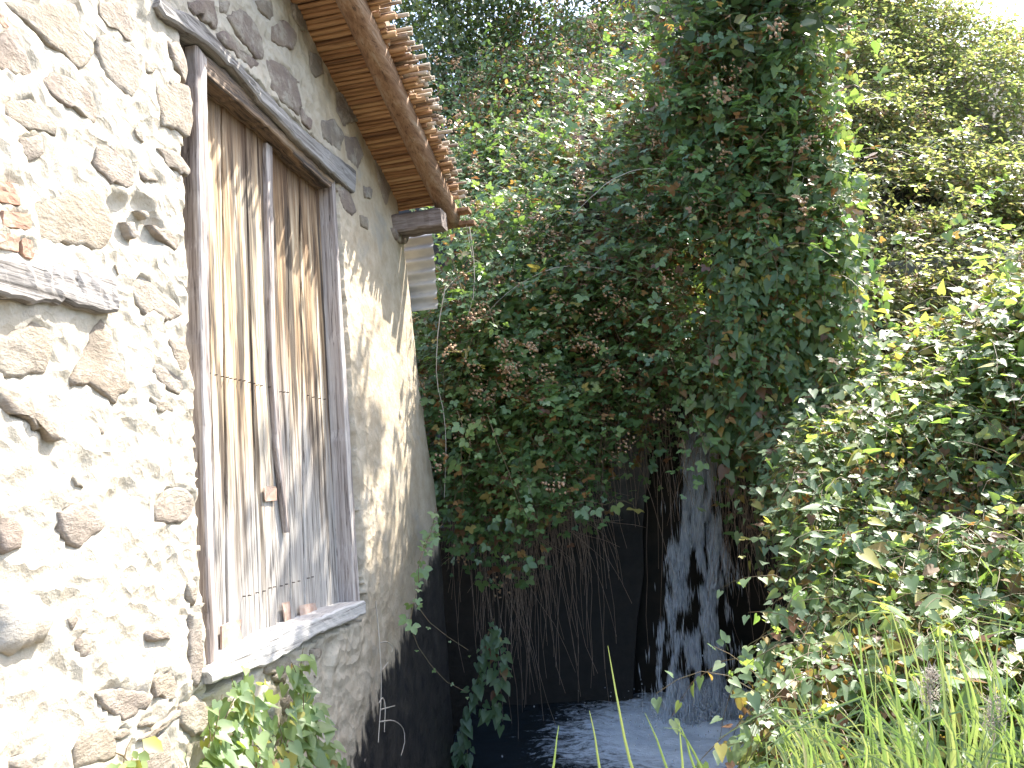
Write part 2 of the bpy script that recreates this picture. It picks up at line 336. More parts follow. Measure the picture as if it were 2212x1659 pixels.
part('bank', None, np.stack([XX, YY, ZZ], -1), grid_faces(40, 90), M['soil'], True, 'structure')
# --- ground at the photographer's feet, and the wide ground sheet under everything
gx = np.linspace(-1.45, .32, 24); gy = np.linspace(-8, 2.9, 50); GX, GY = np.meshgrid(gx, gy, indexing='ij')
GZ = .02+.05*fbm(np.stack([GX, GY, GX*0], -1)*2.4); GZ[:, -1] = -1.1
part('path', None, np.stack([GX, GY, GZ], -1), grid_faces(24, 50), M['ground'], True, 'structure')
part('ground', None, [(-200, -200, -1.0), (200, -200, -1.0), (200, 9, -1.0), (-200, 9, -1.0)], [(0, 1, 2, 3)], M['ground'], False, 'structure')
# --- pool
px = np.linspace(-1.7, 1.0, 110); py = np.linspace(2.95, 6.7, 140); PX, PY = np.meshgrid(px, py, indexing='ij')
dd = np.hypot(PX-.2, PY-5.8); amp = .012+.035*np.exp(-dd/.6)
PZ = -.13+amp*fbm(np.stack([PX, PY, PX*0], -1)*6)+.012*np.sin(dd*22)*np.exp(-dd/1.2)
part('water', None, np.stack([PX, PY, PZ], -1), grid_faces(110, 140), M['pool'], True, 'structure')

# ================================================================== STONE BUILDING
bld = thing('stone_building', 'old rubble stone mill house with a boarded plank shutter and cane eaves', 'building', (-1.5, 3.3, 0))
YMIN = -1.5
def yend(z): return np.interp(z, [-1, 0, 1.8, 2.6, 3.2, 3.8], [5.28, 5.25, 5.2, 5.03, 4.93, 4.86])
# window opening as two border lines (y as a function of z)
WY0, WY1, WZ0, WZ1 = 2.345, 3.70, 1.05, 3.36
ss = np.r_[np.linspace(0, .42, 26)[:-1], np.linspace(.42, 1, 250)]; nz = 320; tt = np.linspace(0, 1, nz)
ret = np.array([.01, .03, .06, .1, .16, .3, .6, 1.2, 2.5, 4])
SS, TT = np.meshgrid(ss, tt, indexing='ij')
ZZ = -1+TT*5.2; YY = YMIN+SS*(yend(ZZ)-YMIN); top = roof_z(YY)
ZZ = -1+TT*(top+1); YY = YMIN+SS*(yend(ZZ)-YMIN)
Zr = np.repeat(ZZ[-1:], len(ret), 0); Yr = yend(Zr)+np.minimum(ret[:, None], .05)*.4; Xr = WX-ret[:, None]+0*Zr
P = np.stack([0*YY+WX, YY, ZZ], -1)
q = np.stack([YY*0, YY, ZZ], -1)
left = 1-smooth(3.2, 4.2, YY)
dx = .014*fbm(q*7, 4, 3)*(.22+.9*left)+.008*fbm(q*24, 2, 13)*left+.030*fbm(q*1.3, 3, 9)
rg = np.abs(fbm(q*11, 3, 20)); dx += (.018*(.5-rg)*left)
dx -= .03*smooth(.35, .6, fbm(q*4, 3, 31))*left          # lost mortar
jag = .02*fbm(q*16, 3, 55)
inside = (YY > WY0+jag) & (YY < WY1+jag) & (ZZ > WZ0+jag) & (ZZ < WZ1+jag)
dx = np.where(inside, -.20, dx)
polys = []
def P1(c, m='stone', h=.014, **kw): polys.append((c, m, h, kw))
for pts in [[(60, 0), (550, 0), (560, 130), (600, 230), (665, 270), (640, 380), (570, 460), (540, 450), (470, 370), (400, 330), (320, 250), (230, 160), (120, 70)],
            [(690, 0), (870, 0), (910, 250), (890, 275), (800, 190), (700, 110)], [(670, 195), (740, 220), (900, 290), (945, 320), (940, 540), (900, 640), (840, 600), (740, 520), (700, 420), (665, 320)],
            [(0, 210), (100, 180), (150, 240), (210, 340), (260, 460), (220, 510), (130, 470), (0, 440)], [(310, 500), (400, 470), (560, 540), (640, 600), (665, 720), (660, 795), (590, 760), (520, 700), (400, 650), (340, 580)],
            [(40, 650), (190, 640), (330, 690), (410, 790), (390, 890), (290, 850), (210, 850), (130, 790), (60, 740)], [(1040, 530), (1150, 520), (1250, 570), (1275, 680), (1270, 830), (1240, 900), (1170, 850), (1080, 820), (1060, 680)],
            [(150, 880), (310, 870), (320, 1010), (240, 1060), (180, 1000)], [(680, 930), (780, 960), (900, 1060), (915, 1190), (880, 1230), (760, 1190), (660, 1110), (650, 1010)],
            [(270, 1330), (420, 1270), (560, 1230), (690, 1250), (740, 1360), (765, 1480), (745, 1590), (700, 1640), (560, 1600), (400, 1590), (265, 1560)],
            [(1060, 960), (1180, 990), (1255, 1080), (1260, 1150), (1200, 1130), (1100, 1060)], [(930, 1110), (1040, 1120), (1060, 1180), (960, 1180)], [(1010, 1470), (1100, 1480), (1200, 1570), (1180, 1640), (1090, 1560)],
            [(980, 420), (1050, 430), (1020, 480), (970, 460)], [(1110, 250), (1200, 300), (1245, 450), (1240, 550), (1190, 480), (1130, 380)], [(850, 1440), (900, 1440), (930, 1550), (880, 1560)]]: P1(C1(pts))
for pts in [[(0, 740), (120, 660), (250, 610), (370, 660), (380, 760), (310, 930), (190, 970), (60, 980), (0, 930)], [(640, 640), (700, 580), (760, 640), (780, 740), (830, 960), (870, 1040), (760, 1150), (690, 1080), (580, 1000), (480, 1030), (490, 960), (560, 860)],
            [(880, 350), (960, 290), (1080, 400), (1180, 470), (1235, 560), (1120, 610), (1030, 540), (960, 560), (890, 450)], [(1130, 720), (1230, 700), (1250, 850), (1220, 960), (1180, 900)],
            [(1000, 880), (1060, 880), (1200, 960), (1235, 1040), (1200, 1080), (1110, 1040), (1030, 970)], [(980, 1100), (1060, 1110), (1160, 1140), (1150, 1200), (1050, 1200)], [(650, 1280), (700, 1290), (690, 1360), (655, 1330)]]: P1(C3(pts))
P1(C3([(0, 1050), (130, 1090), (180, 1180), (310, 1230), (410, 1390), (330, 1390), (240, 1310), (150, 1230), (0, 1170)]), h=.05)
for pts in [[(0, 160), (100, 190), (145, 270), (130, 370), (0, 430)], [(340, 170), (470, 110), (590, 190), (600, 270), (500, 340), (440, 395), (385, 360), (335, 270)], [(900, 140), (960, 40), (1080, 20), (1135, 90), (1130, 190), (1060, 240), (960, 240), (890, 220)],
            [(1095, 770), (1150, 750), (1160, 880), (1170, 1110), (1150, 1200), (1090, 1150), (1080, 960)], [(850, 1120), (980, 1090), (1015, 1170), (1000, 1260), (870, 1250)], [(530, 1220), (700, 1180), (830, 1220), (850, 1290), (720, 1390), (620, 1340)],
            [(400, 1540), (520, 1380), (600, 1400), (650, 1520), (640, 1600), (400, 1659)], [(800, 1590), (890, 1480), (970, 1450), (990, 1520), (990, 1680), (800, 1680)], [(1040, 1290), (1140, 1230), (1200, 1310), (1200, 1450), (1100, 1480), (1040, 1400)],
            [(840, 870), (900, 830), (970, 860), (980, 910), (860, 930)], [(410, 930), (490, 860), (520, 930), (510, 1010), (450, 1010)], [(770, 1380), (890, 1380), (880, 1410), (770, 1430)], [(580, 1500), (700, 1420), (760, 1440), (700, 1490)],
            [(780, 1500), (1040, 1310), (1080, 1330), (960, 1410), (830, 1510)], [(1075, 580), (1140, 570), (1135, 720), (1100, 700)], [(40, 1600), (130, 1570), (210, 1680), (30, 1680)]]: P1(C5(pts), h=.022)
P1(C5([(-60, 660), (110, 640), (220, 650), (275, 740), (275, 840), (230, 930), (0, 1000), (-60, 1000)]), 'boulder', .035, round_=1)
for pts in [[(545, 1130), (600, 1090), (640, 1110), (620, 1170), (560, 1165)], [(475, 1370), (540, 1340), (555, 1400), (490, 1450)], [(520, 1450), (570, 1430), (595, 1500), (550, 1540), (520, 1510)], [(480, 1020), (640, 1010), (660, 1060), (560, 1120), (500, 1110)],
            [(780, 970), (840, 960), (840, 1000), (800, 1040)], [(600, 1250), (700, 1230), (720, 1330), (620, 1350)], [(420, 1520), (500, 1540), (490, 1640), (410, 1630)], [(640, 1420), (740, 1400), (760, 1500), (660, 1540)], [(300, 1320), (400, 1300), (420, 1400), (320, 1420)]]: P1(C6(pts), h=.03)
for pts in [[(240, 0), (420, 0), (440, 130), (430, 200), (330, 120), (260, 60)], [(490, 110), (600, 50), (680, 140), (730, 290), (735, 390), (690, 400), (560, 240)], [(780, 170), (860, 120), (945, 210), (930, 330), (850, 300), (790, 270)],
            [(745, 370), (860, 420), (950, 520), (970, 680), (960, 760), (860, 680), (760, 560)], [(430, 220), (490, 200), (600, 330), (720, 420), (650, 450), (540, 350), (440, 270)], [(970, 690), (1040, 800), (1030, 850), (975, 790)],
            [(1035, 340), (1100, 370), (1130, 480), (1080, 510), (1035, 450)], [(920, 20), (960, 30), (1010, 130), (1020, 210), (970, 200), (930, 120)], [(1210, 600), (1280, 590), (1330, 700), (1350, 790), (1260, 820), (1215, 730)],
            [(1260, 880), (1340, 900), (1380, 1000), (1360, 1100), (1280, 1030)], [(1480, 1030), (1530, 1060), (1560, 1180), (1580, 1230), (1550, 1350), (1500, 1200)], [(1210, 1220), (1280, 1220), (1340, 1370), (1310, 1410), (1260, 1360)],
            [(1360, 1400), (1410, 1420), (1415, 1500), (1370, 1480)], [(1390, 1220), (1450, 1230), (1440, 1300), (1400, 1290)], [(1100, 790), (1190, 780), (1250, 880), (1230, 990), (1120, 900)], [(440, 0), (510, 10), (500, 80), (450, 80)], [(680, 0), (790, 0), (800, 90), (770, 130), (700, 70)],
            [(560, 1480), (620, 1470), (640, 1560), (580, 1580)]][:-1]: P1(C2(pts), 'shaded_greystone', .018)
for pts in [[(0, 1170), (160, 1200), (155, 1340), (0, 1310)], [(35, 1370), (235, 1400), (225, 1500), (30, 1480)], [(-60, 1345), (20, 1360), (15, 1470), (-60, 1465)], [(-30, 1485), (150, 1530), (150, 1645), (-30, 1605)], [(160, 1545), (235, 1570), (240, 1690), (165, 1670)], [(0, 30), (70, 100), (80, 190), (40, 170), (0, 130)]]: P1(C1(pts), 'brick', .012)
for pl, mt_, h_, kw_ in polys:                              # the mortar steps back behind each big stone
    yz = np.array([ax(u, v, WX+.01)[1:] for u, v in pl]); c_ = yz.mean(0); yz = c_+(yz-c_)*.95
    ii, jj = np.nonzero((YY > yz[:, 0].min()) & (YY < yz[:, 0].max()) & (ZZ > yz[:, 1].min()) & (ZZ < yz[:, 1].max())); py_, pz_ = YY[ii, jj], ZZ[ii, jj]; ins = np.zeros(len(ii), bool)
    for k_ in range(len(yz)):
        (ay_, az_), (by_, bz_) = yz[k_], yz[k_-1]; ins ^= ((az_ > pz_) != (bz_ > pz_)) & (py_ < (by_-ay_)*(pz_-az_)/(bz_-az_+1e-12)+ay_)
    ins &= ~inside[ii, jj]; dx[ii[ins], jj[ins]] = np.minimum(dx[ii[ins], jj[ins]], .03*fbm(np.stack([py_*0, py_, pz_], -1)[ins]*1.3, 3, 9)-.006+.010*fbm(np.stack([py_*0, py_, pz_], -1)[ins]*14, 3, 91))
P[..., 0] += dx
edge = smooth(.965, 1, SS); P[..., 0] -= .05*edge**2; P[..., 1] += .03*fbm(q*6, 3, 71)*edge
R3 = np.stack([Xr-.05, Yr+.03*fbm(np.stack([Xr, Yr, Zr], -1)*6, 3, 71), Zr], -1)
wall = part('wall', bld, np.concatenate([P, R3], 0), grid_faces(len(ss)+len(ret), nz), M['mortar'], True)
def surf_dx(y, z):
    q = np.array([0, y, z]); return float(.030*fbm(q*1.3, 3, 9))

def stone_mesh(poly, xf, h, seed, rough=.006, depth=.06, round_=.0):
    """poly (k,2) in the wall's (y,z); a rim buried in the mortar, a cleft face a little proud of it"""
    r = np.random.default_rng(seed); p = np.asarray(poly, float); c = p.mean(0)
    per = np.linalg.norm(np.diff(np.vstack([p, p[:1]]), axis=0), axis=1).sum(); k = int(np.clip(per/.022, 9, 30))
    p = resample(np.vstack([p, p[:1]]), k+1)[:-1]; size = np.sqrt(np.ptp(p[:, 0])*np.ptp(p[:, 1]))
    p = p+r.normal(0, min(.004, .04*size), p.shape)
    tilt = r.normal(0, .035, 2); big = size > .09; rings = [(1.03, -depth), (1.0, .1), (.965, .75), (.8-.1*round_, .97), (.5, 1), (.22, 1)] if big else [(1.03, -depth), (.98, .2), (.85, .9), (.4, 1)]
    bed = np.array([[.9, -.45], [.45, .9]]); V = []
    def fx(q): return rough*(1.5*fbm(np.column_stack([(q@bed.T)*(9, 26), q[:, 0]*0+seed]), 3, 4)+1.2*fbm(np.column_stack([q*7, q[:, 0]*0+seed]), 2, 6))
    for s, hh in rings:
        q = c+(p-c)*s; x = xf+(hh if hh < 0 else h*hh+(q-c)@tilt+fx(q)*min(1, hh)+round_*h*(1-s*s))
        V.append(np.column_stack([x+0*q[:, 0], q]))
    q = c[None]; m_ = len(rings); V = np.vstack(V+[np.column_stack([xf+h+fx(q)+round_*h, q])]); f = [tuple(a) for a in grid_faces(m_, k, True)]+[((m_-1)*k+i, (m_-1)*k+(i+1) % k, m_*k) for i in range(k)]
    return V, f
P1(C2([(1570, 1490), (1650, 1485), (1690, 1530), (1660, 1600), (1595, 1570)]), 'shaded_greystone', .05)
placed = []
for i, (pl, mt, h, kw) in enumerate(polys):
    yz = np.array([ax(u, v, WX+.01)[1:] for u, v in pl]); c = yz.mean(0); placed.append((c, np.linalg.norm(yz-c, axis=1).max()*.85))
    if mt == 'brick': kw = dict(kw, rough=.002)
    if mt == 'brick':                                     # moulded blocks with worn arrises
        r_ = np.random.default_rng(i); q = resample(np.vstack([yz, yz[:1]]), 13)[:-1]+r_.normal(0, .0015, (12, 2)); xf = WX+surf_dx(*c)
        V = np.vstack([np.column_stack([xf+hh+r_.normal(0, .0012, 12), c+(q-c)*sc_]) for sc_, hh in ((1, -.06), (1, .004), (.95, .010), (.5, .011))]+[[[xf+.011, *c]]]); f = [tuple(a) for a in grid_faces(4, 12, True)]+[(36+k, 36+(k+1) % 12, 48) for k in range(12)]
        part('brick', wall, V, f, M[mt]); continue
    V, f = stone_mesh(yz, WX+surf_dx(*c), h*.38+.003, i, **kw)
    part('brick' if mt == 'brick' else 'stone', wall, V, f, M[mt], True)
k = 0
for _ in range(2600):                                     # small stones showing between the big ones
    y = rng.uniform(1.5, 5.05); z = rng.uniform(.2, roof_z(y)-.08); r = rng.uniform(.014, .042)*(1 if rng.random() < .8 else 1.5)
    if WY0-.05 < y < WY1+.06 and WZ0-.12 < z < WZ1+.22: continue
    if y > 3.7 or (z < 1.9 and rng.random() < .6): continue
    if any(np.hypot(y-c[0], z-c[1]) < R+r for c, R in placed): continue
    a = np.sort(rng.uniform(0, 2*math.pi, rng.integers(5, 8))); rr = r*rng.uniform(.65, 1.1, len(a))
    rot = rng.uniform(-.9, .1); yz = np.column_stack([np.cos(a)*rr*1.35, np.sin(a)*rr*.75])@np.array([[math.cos(rot), math.sin(rot)], [-math.sin(rot), math.cos(rot)]])+(y, z)
    V, f = stone_mesh(yz, WX+surf_dx(y, z), rng.uniform(-.002, .008), 900+k, .004, .04)
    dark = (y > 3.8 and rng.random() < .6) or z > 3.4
    part('stone', wall, V, f, M['shaded_greystone' if dark else 'stone'], True); placed.append(((y, z), r)); k += 1
    if k >= 130: break

def strip(top, bot, xf, depth, n=24, jit=.003, bev=.006, seed=0, world=False):
    """a timber from two border lines drawn on the plane x = xf"""
    r = np.random.default_rng(seed)
    T = np.array([ax(u, v, xf) for u, v in top]) if not world else np.array([(xf, *p) for p in top]); B = np.array([ax(u, v, xf) for u, v in bot]) if not world else np.array([(xf, *p) for p in bot])
    T, B = resample(T, n), resample(B, n); T[1:-1, 1:] += r.normal(0, jit, (n-2, 2)); B[1:-1, 1:] += r.normal(0, jit, (n-2, 2))
    N_ = nrm(B-T); ring = []
    for a, dxx in ((T, -depth), (T, -bev), (T+N_*bev, 0), (T+(B-T)*.33, .3), (T+(B-T)*.66, .3), (B-N_*bev, 0), (B, -bev), (B, -depth)):
        q = a.copy(); q[:, 0] += dxx if dxx != .3 else r.normal(0, jit*.6, n); ring.append(q)
    V = np.stack(ring, 1); f = [tuple(x) for x in grid_faces(n, 8, True)]+[tuple(range(7, -1, -1)), tuple((n-1)*8+i for i in range(8))]
    return V, f
part('lintel', bld, *strip(C2([(60, -30), (75, 0), (320, 130), (520, 350), (740, 590), (1000, 850), (1330, 1110)]), C2([(40, 40), (80, 90), (370, 290), (540, 440), (720, 660), (1000, 960), (1325, 1260)]), WX+.03, .2, 40, .004, .008, 1), M['lintel'])
part('timber', wall, *strip(C3([(-200, 170), (0, 180), (240, 210), (480, 250), (760, 340)]), C3([(-200, 430), (0, 430), (250, 470), (450, 490), (680, 540), (780, 545)]), WX+.03, .12, 26, .004, .008, 2), M['timber'])
wf = empty_part('window_frame', bld)
part('head_rail', wf, *strip(C2([(310, 310), (540, 520), (760, 740), (1000, 960), (1195, 1165)]), C2([(365, 500), (560, 660), (760, 830), (1000, 1080), (1160, 1225)]), WX-.005, .11, 36, .003, .006, 3), M['head'])
part('post', wf, *strip([(424, 96), (430, 400), (437, 800), (447, 1200), (453, 1440)], [(449, 130), (452, 400), (455, 800), (465, 1200), (474, 1420)], WX-.004, .11, 40, .002, .006, 4), M['post'])
part('post', wf, *strip([(418, 96), (424, 400), (430, 800), (438, 1200), (446, 1420)], [(425, 96), (431, 400), (438, 800), (448, 1200), (455, 1440)], WX-.03, .10, 30, .002, .004, 14), M['post'])
part('post', wf, *strip([(719, 385), (730, 600), (743, 850), (756, 1100), (767, 1318)], [(724, 392), (736, 600), (752, 850), (766, 1100), (779, 1312)], WX-.004, .12, 36, .002, .004, 5), M['post'])
part('sill', wf, *strip(C6([(185, 1100), (260, 1060), (620, 860), (800, 795), (950, 730), (1090, 685)]), C6([(205, 1170), (330, 1125), (560, 1050), (800, 890), (1000, 810), (1095, 765)]), WX+.045, .17, 40, .0022, .007, 6), M['sill'])
# plank shutter, set back in its frame
SXF = WX-.085
y0, y1 = ax(450, 190, SXF)[1], 3.655
sh = part('shutter', bld, [(SXF-.03, 2.36, 1.04), (SXF-.03, 3.70, 1.04), (SXF-.03, 3.70, 3.30), (SXF-.03, 2.36, 3.30), (SXF-.05, 2.36, 1.04), (SXF-.05, 3.70, 1.04), (SXF-.05, 3.70, 3.30), (SXF-.05, 2.36, 3.30)],
          [(0, 1, 2, 3), (7, 6, 5, 4), (0, 4, 5, 1), (1, 5, 6, 2), (2, 6, 7, 3), (3, 7, 4, 0)], M['iron'])
tb = [(447, 190, 470, 1400), (481, 215, 492, 1385), (528, 255, 560, 1360), (556, 278, 575, 1352), (583, 302, 597, 1345), (623, 335, 629, 1335), (647, 356, 659, 1325), (680, 382, 692, 1313), (704, 400, 745, 1300)]
for i in range(8):
    a, b = tb[i], tb[i+1]; zt = 3.27; yT = (ax(a[0], a[1], SXF)[1], ax(b[0], b[1], SXF)[1]); yB = (ax(a[2], a[3], SXF)[1], ax(b[2], b[3], SXF)[1])
    if i == 7: yT = (yT[0], 3.66); yB = (yB[0], 3.66)
    zb = ax(a[2], a[3]-8, SXF)[2]-.035+rng.uniform(-.01, .012); m_ = 12; tz = np.linspace(0, 1, m_); wob = .006*fbm(np.column_stack([tz*4, tz*0+i, tz*0]), 3, 5)
    L = np.column_stack([yT[0]+(yB[0]-yT[0])*tz+.002+wob, zt+(zb-zt)*tz]); Rr = np.column_stack([yT[1]+(yB[1]-yT[1])*tz-.002+np.roll(wob, 2), zt+(zb-zt)*tz])
    part('plank', sh, *strip(L, Rr, SXF+rng.uniform(-.006, .006), .025, 30, .0012, .003, 20+i, True), M['plank'])
part('cover_strip', sh, *strip([(577, 308), (580, 500), (588, 800), (600, 980), (622, 1150), (637, 1300)][:5], [(589, 318), (592, 500), (597, 800), (611, 980), (627, 1150)], SXF+.024, .022, 30, .0015, .004, 40), M['post'])
def plate(pts, xf, th=.003, world=False):
    q = np.array([ax(u, v, xf) for u, v in pts]); k = len(q); b = q.copy(); b[:, 0] -= th
    q[:, 0] += np.random.default_rng(k).normal(0, .004, k)
    return np.vstack([q, b]), [tuple(range(k)), tuple(range(2*k-1, k-1, -1))]+[(i, k+i, k+(i+1) % k, (i+1) % k) for i in range(k)]
for pts in ([(503, 30), (515, 22), (570, 22), (580, 35), (578, 103), (515, 110), (507, 100)], [(608, 700), (655, 690), (663, 820), (625, 835), (615, 760)], [(708, 715), (800, 698), (812, 775), (715, 805)], [(250, 835), (290, 815), (378, 795), (365, 860), (385, 925), (250, 985)]):
    part('metal_patch', sh, *plate(C6(pts), SXF+.014), M['tin'])
nb = MB()
for pts in (C4([(195, 858), (235, 868), (275, 878), (303, 882), (325, 888), (350, 893), (378, 898), (403, 903), (435, 912), (460, 920), (482, 928), (505, 932), (553, 940), (618, 968), (640, 970), (660, 972), (780, 990), (812, 1000), (850, 1008), (880, 1012)]),
            C6([(395, 660), (425, 655), (470, 640), (510, 630), (545, 612), (570, 606), (610, 600), (640, 590), (680, 580), (712, 572), (765, 555), (790, 548)])):
    for u, v in pts:
        c = ax(u, v, SXF+.014); an = np.arange(6)*math.pi/3; ring = np.column_stack([0*an, .0024*np.cos(an), .0024*np.sin(an)])
        nb.add(np.vstack([c+ring+(-.012, 0, 0), c+ring*.9, [c+(.002, 0, 0)]]), [(i, (i+1) % 6, 6+(i+1) % 6, 6+i) for i in range(6)]+[(6+i, 6+(i+1) % 6, 12) for i in range(6)])
part('nails', sh, *nb.out(), M['iron'], kind='stuff')
# roof: cane ceiling, rafter, purlin end, eave boards
def rp(x, y, d=0.0): return np.array([x, y-d*.309*-1*0, roof_z(y)+d])
rv = []
for x in (-6.2, -1.14):
    for y, d in ((.6, .10), (4.90, .10), (4.93, .16), (.6, .2)): rv.append((x, y, roof_z(y)+d))
roof = part('roof', bld, rv, [(0, 1, 2, 3), (7, 6, 5, 4), (0, 4, 5, 1), (1, 5, 6, 2), (2, 6, 7, 3), (3, 7, 4, 0)], M['thatch'])
def cane(x0, x1, y, d, r, mt):
    n = 7; t = np.linspace(0, 1, n); pts = np.column_stack([x0+(x1-x0)*t, y+.006*fbm(np.column_stack([t*3, t*0+y*50, t*0]), 2, 3), roof_z(y)+d+.004*fbm(np.column_stack([t*3, t*0+y*50, t*0+4]), 2, 8)])
    V, f = tubes(pts, r*rng.uniform(.95, 1.1), r*.95, 8); f = [tuple(a) for a in f]
    e = V[-8:]; c = e.mean(0); inn = c+(e-c)*.62; inn2 = inn-np.array([.03, 0, 0]); b = len(V)
    V = np.vstack([V, inn, inn2, [c-np.array([.03, 0, 0])]])
    f += [(b-8+i, b-8+(i+1) % 8, b+(i+1) % 8, b+i) for i in range(8)]+[(b+i, b+(i+1) % 8, b+8+(i+1) % 8, b+8+i) for i in range(8)]+[(b+8+i, b+8+(i+1) % 8, b+16) for i in range(8)]
    part('cane', roof, V, f, mt, True)
y = 2.95
while y < 4.86:
    r = rng.uniform(.0125, .0175); cane(-1.66, -1.10+rng.uniform(-.07, .06) - .05*smooth(4.3, 4.8, y), y, .012+rng.uniform(-.002, .004), r, M['cane']); y += r*2.0
for lay in range(3):
    y = 2.97+lay*.006
    while y < 4.86:
        r = rng.uniform(.009, .014)
        if rng.random() < .8: cane(-1.34, -1.075+rng.uniform(-.07, .06)-.06*smooth(4.2, 4.8, y)+.012*lay, y, .038+.025*lay+rng.uniform(-.004, .004), r, M['canetip'])
        y += r*2.3
# unseen stretch of cane ceiling nearer than the frame: a plain slab that goes on casting the eave's shade
part('cane_bundle', roof, [(x, y, roof_z(y)+d) for x in (-1.66, -1.04) for y, d in ((.6, .0), (2.93, .0), (2.93, .099), (.6, .099))], [(0, 1, 2, 3), (7, 6, 5, 4), (0, 4, 5, 1), (1, 5, 6, 2), (2, 6, 7, 3), (3, 7, 4, 0)], M['cane'])
def bar(p0, p1, prof, n, jit, seed):
    p0, p1 = np.array(p0, float), np.array(p1, float); r = np.random.default_rng(seed); t = np.linspace(0, 1, n)[:, None]; c = p0+(p1-p0)*t
    T = nrm(p1-p0); A = nrm(np.cross(T, (0, 0, 1.0))); B = np.cross(A, T); k = len(prof)
    V = np.stack([c+A*a+B*b+r.normal(0, jit, (n, 3)) for a, b in prof], 1)
    return V, [tuple(x) for x in grid_faces(n, k, True)]+[tuple(range(k-1, -1, -1)), tuple((n-1)*k+i for i in range(k))]
log = [(.06*math.cos(a), .062*math.sin(a)) for a in np.linspace(math.pi, 2*math.pi, 9)]+[(.06, .05), (-.06, .05)]
part('rafter', roof, *bar((-1.21, 2.4, roof_z(2.4)-.052), (-1.21, 4.93, roof_z(4.93)-.052), log, 30, .0012, 3), M['rafter'], True)
bx = lambda a, b, e=.008: [(-a+e, -b), (a-e, -b), (a, -b+e), (a, b-e), (a-e, b), (-a+e, b), (-a, b-e), (-a, -b+e)]
part('purlin', bld, *bar((-1.75, 4.66, 3.315), (-1.19, 4.66, 3.315), bx(.075, .058, .012), 16, .002, 4), M['purlin'])
part('eave_board', roof, *bar((-1.7, 4.90, 3.44), (-1.07, 4.90, 3.44), bx(.045, .012, .003), 14, .001, 5), M['rafter'])
part('eave_board', roof, *bar((-1.62, 4.97, 3.40), (-1.06, 4.97, 3.375), bx(.03, .014, .003), 14, .001, 6), M['rafter'])
# unseen shell of the house, so that light does not pass through it
part('back_wall', bld, [(-6, -1.5, -1), (-6, 5.2, -1), (-6, 5.2, 3.3), (-6, -1.5, 3.3), (-1.75, -1.5, -1), (-1.75, -1.5, 3.3)], [(0, 1, 2, 3), (0, 3, 5, 4)], M['mortar'])
# corrugated sheet beyond the corner
cs = thing('corrugated_sheet', 'pale corrugated metal sheet behind the far corner of the stone house', 'metal sheet', (-1.45, 5.1, 2.9))
zz = np.linspace(2.86, 3.40, 60); xx = np.linspace(-1.75, -1.40, 6); XX, ZZ = np.meshgrid(xx, zz, indexing='ij')
V = np.stack([XX, 5.12+.014*np.sin(ZZ*2*math.pi/.085)+.02*(XX+1.5), ZZ], -1); V2 = V+np.array([0, .004, 0])
part('metal_sheet', cs, np.concatenate([V.reshape(-1, 3), V2.reshape(-1, 3)]), np.concatenate([grid_faces(6, 60), grid_faces(6, 60)[:, ::-1]+360]), M['zinc'], True)
cw = thing('concrete_wall', 'dark grey concrete wall pierced by the arched culvert mouth behind the waterfall', 'wall', (0, 6.5, -.6))
# wall sheet with an arched hole: x columns, hole cut by skipping
arc = lambda a: (.42+.56*math.cos(a), 1.62+.62*math.sin(a))
hole = [arc(a) for a in np.linspace(math.pi, 0, 17)]; hole = [(-.50, -.4), (-.40, .1), (-.33, .5), (-.27, .85), (-.21, 1.15), (-.17, 1.4)]+[(x if x > -.14 else -.14, z) for x, z in hole]+[(.98, -.4)]
hole = [(x+.022*math.sin(9*z+3*x)+.012*math.sin(31*z), z) for x, z in hole]
mb = MB(); outer = []
for x, z in hole:
    d = np.array([x-.42, z-1.5]); s = min(2.6/abs(d[0]) if abs(d[0]) > 1e-6 else 99, (1.6 if d[1] > 0 else 2.4)/abs(d[1]) if abs(d[1]) > 1e-6 else 99); outer.append((.42+d[0]*s, 1.5+d[1]*s))
H = len(hole); hv = [(x, 6.5, z) for x, z in hole]; ov = [(x, 6.5, z) for x, z in outer]; bv = [(x, 7.6, z) for x, z in hole]
mb.add(hv+ov+bv, [(i, i+1, H+i+1, H+i) for i in range(H-1)]+[(2*H+i, 2*H+i+1, i+1, i) for i in range(H-1)]+[tuple(2*H+i for i in range(H)), (0, H-1, 3*H-1, 2*H)])
mb.add([(-2.4, 6.5, -1.2), (3.0, 6.5, -1.2), outer[-1][0:1]+(6.5,)+outer[-1][1:], (hole[-1][0], 6.5, -.4), (hole[0][0], 6.5, -.4), outer[0][0:1]+(6.5,)+outer[0][1:]], [(0, 1, 2, 3, 4, 5)])
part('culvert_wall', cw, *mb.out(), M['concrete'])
# ================================================================== WATERFALL
def fall_c(s): return np.stack([  .34-.26*s**.8, 6.34-.42*s**.7, 1.98-2.12*s], -1)
NC = 620; sc_ = rng.random(NC)**.72; lc = rng.normal(0, .95, NC); wgt = (rng.gamma(.7, 75, NC)+6).astype(int); ci = np.repeat(np.arange(NC), wgt); N = len(ci)
s = np.clip(sc_[ci]+rng.normal(0, .014, N)+.03*rng.exponential(.6, N), 0, 1.0); lat = lc[ci]+rng.normal(0, .12+.08*sc_[ci], N)+(rng.random(N) < .04)*rng.normal(0, .9, N); wd = .056+.045*s
c = fall_c(s); c[:, 0] += lat*wd-.07*smooth(.33, .55, s)*smooth(-.2, -1.2, lat); c[:, 1] += rng.normal(0, .035, N)+.05*(noise(np.column_stack([s*8, lat*2, s*0]), 3)-.5)
L = rng.uniform(.025, .085, N)*(1+.6*(s < .4)); Wd = rng.uniform(.0009, .0030, N)*(1+.6*s)
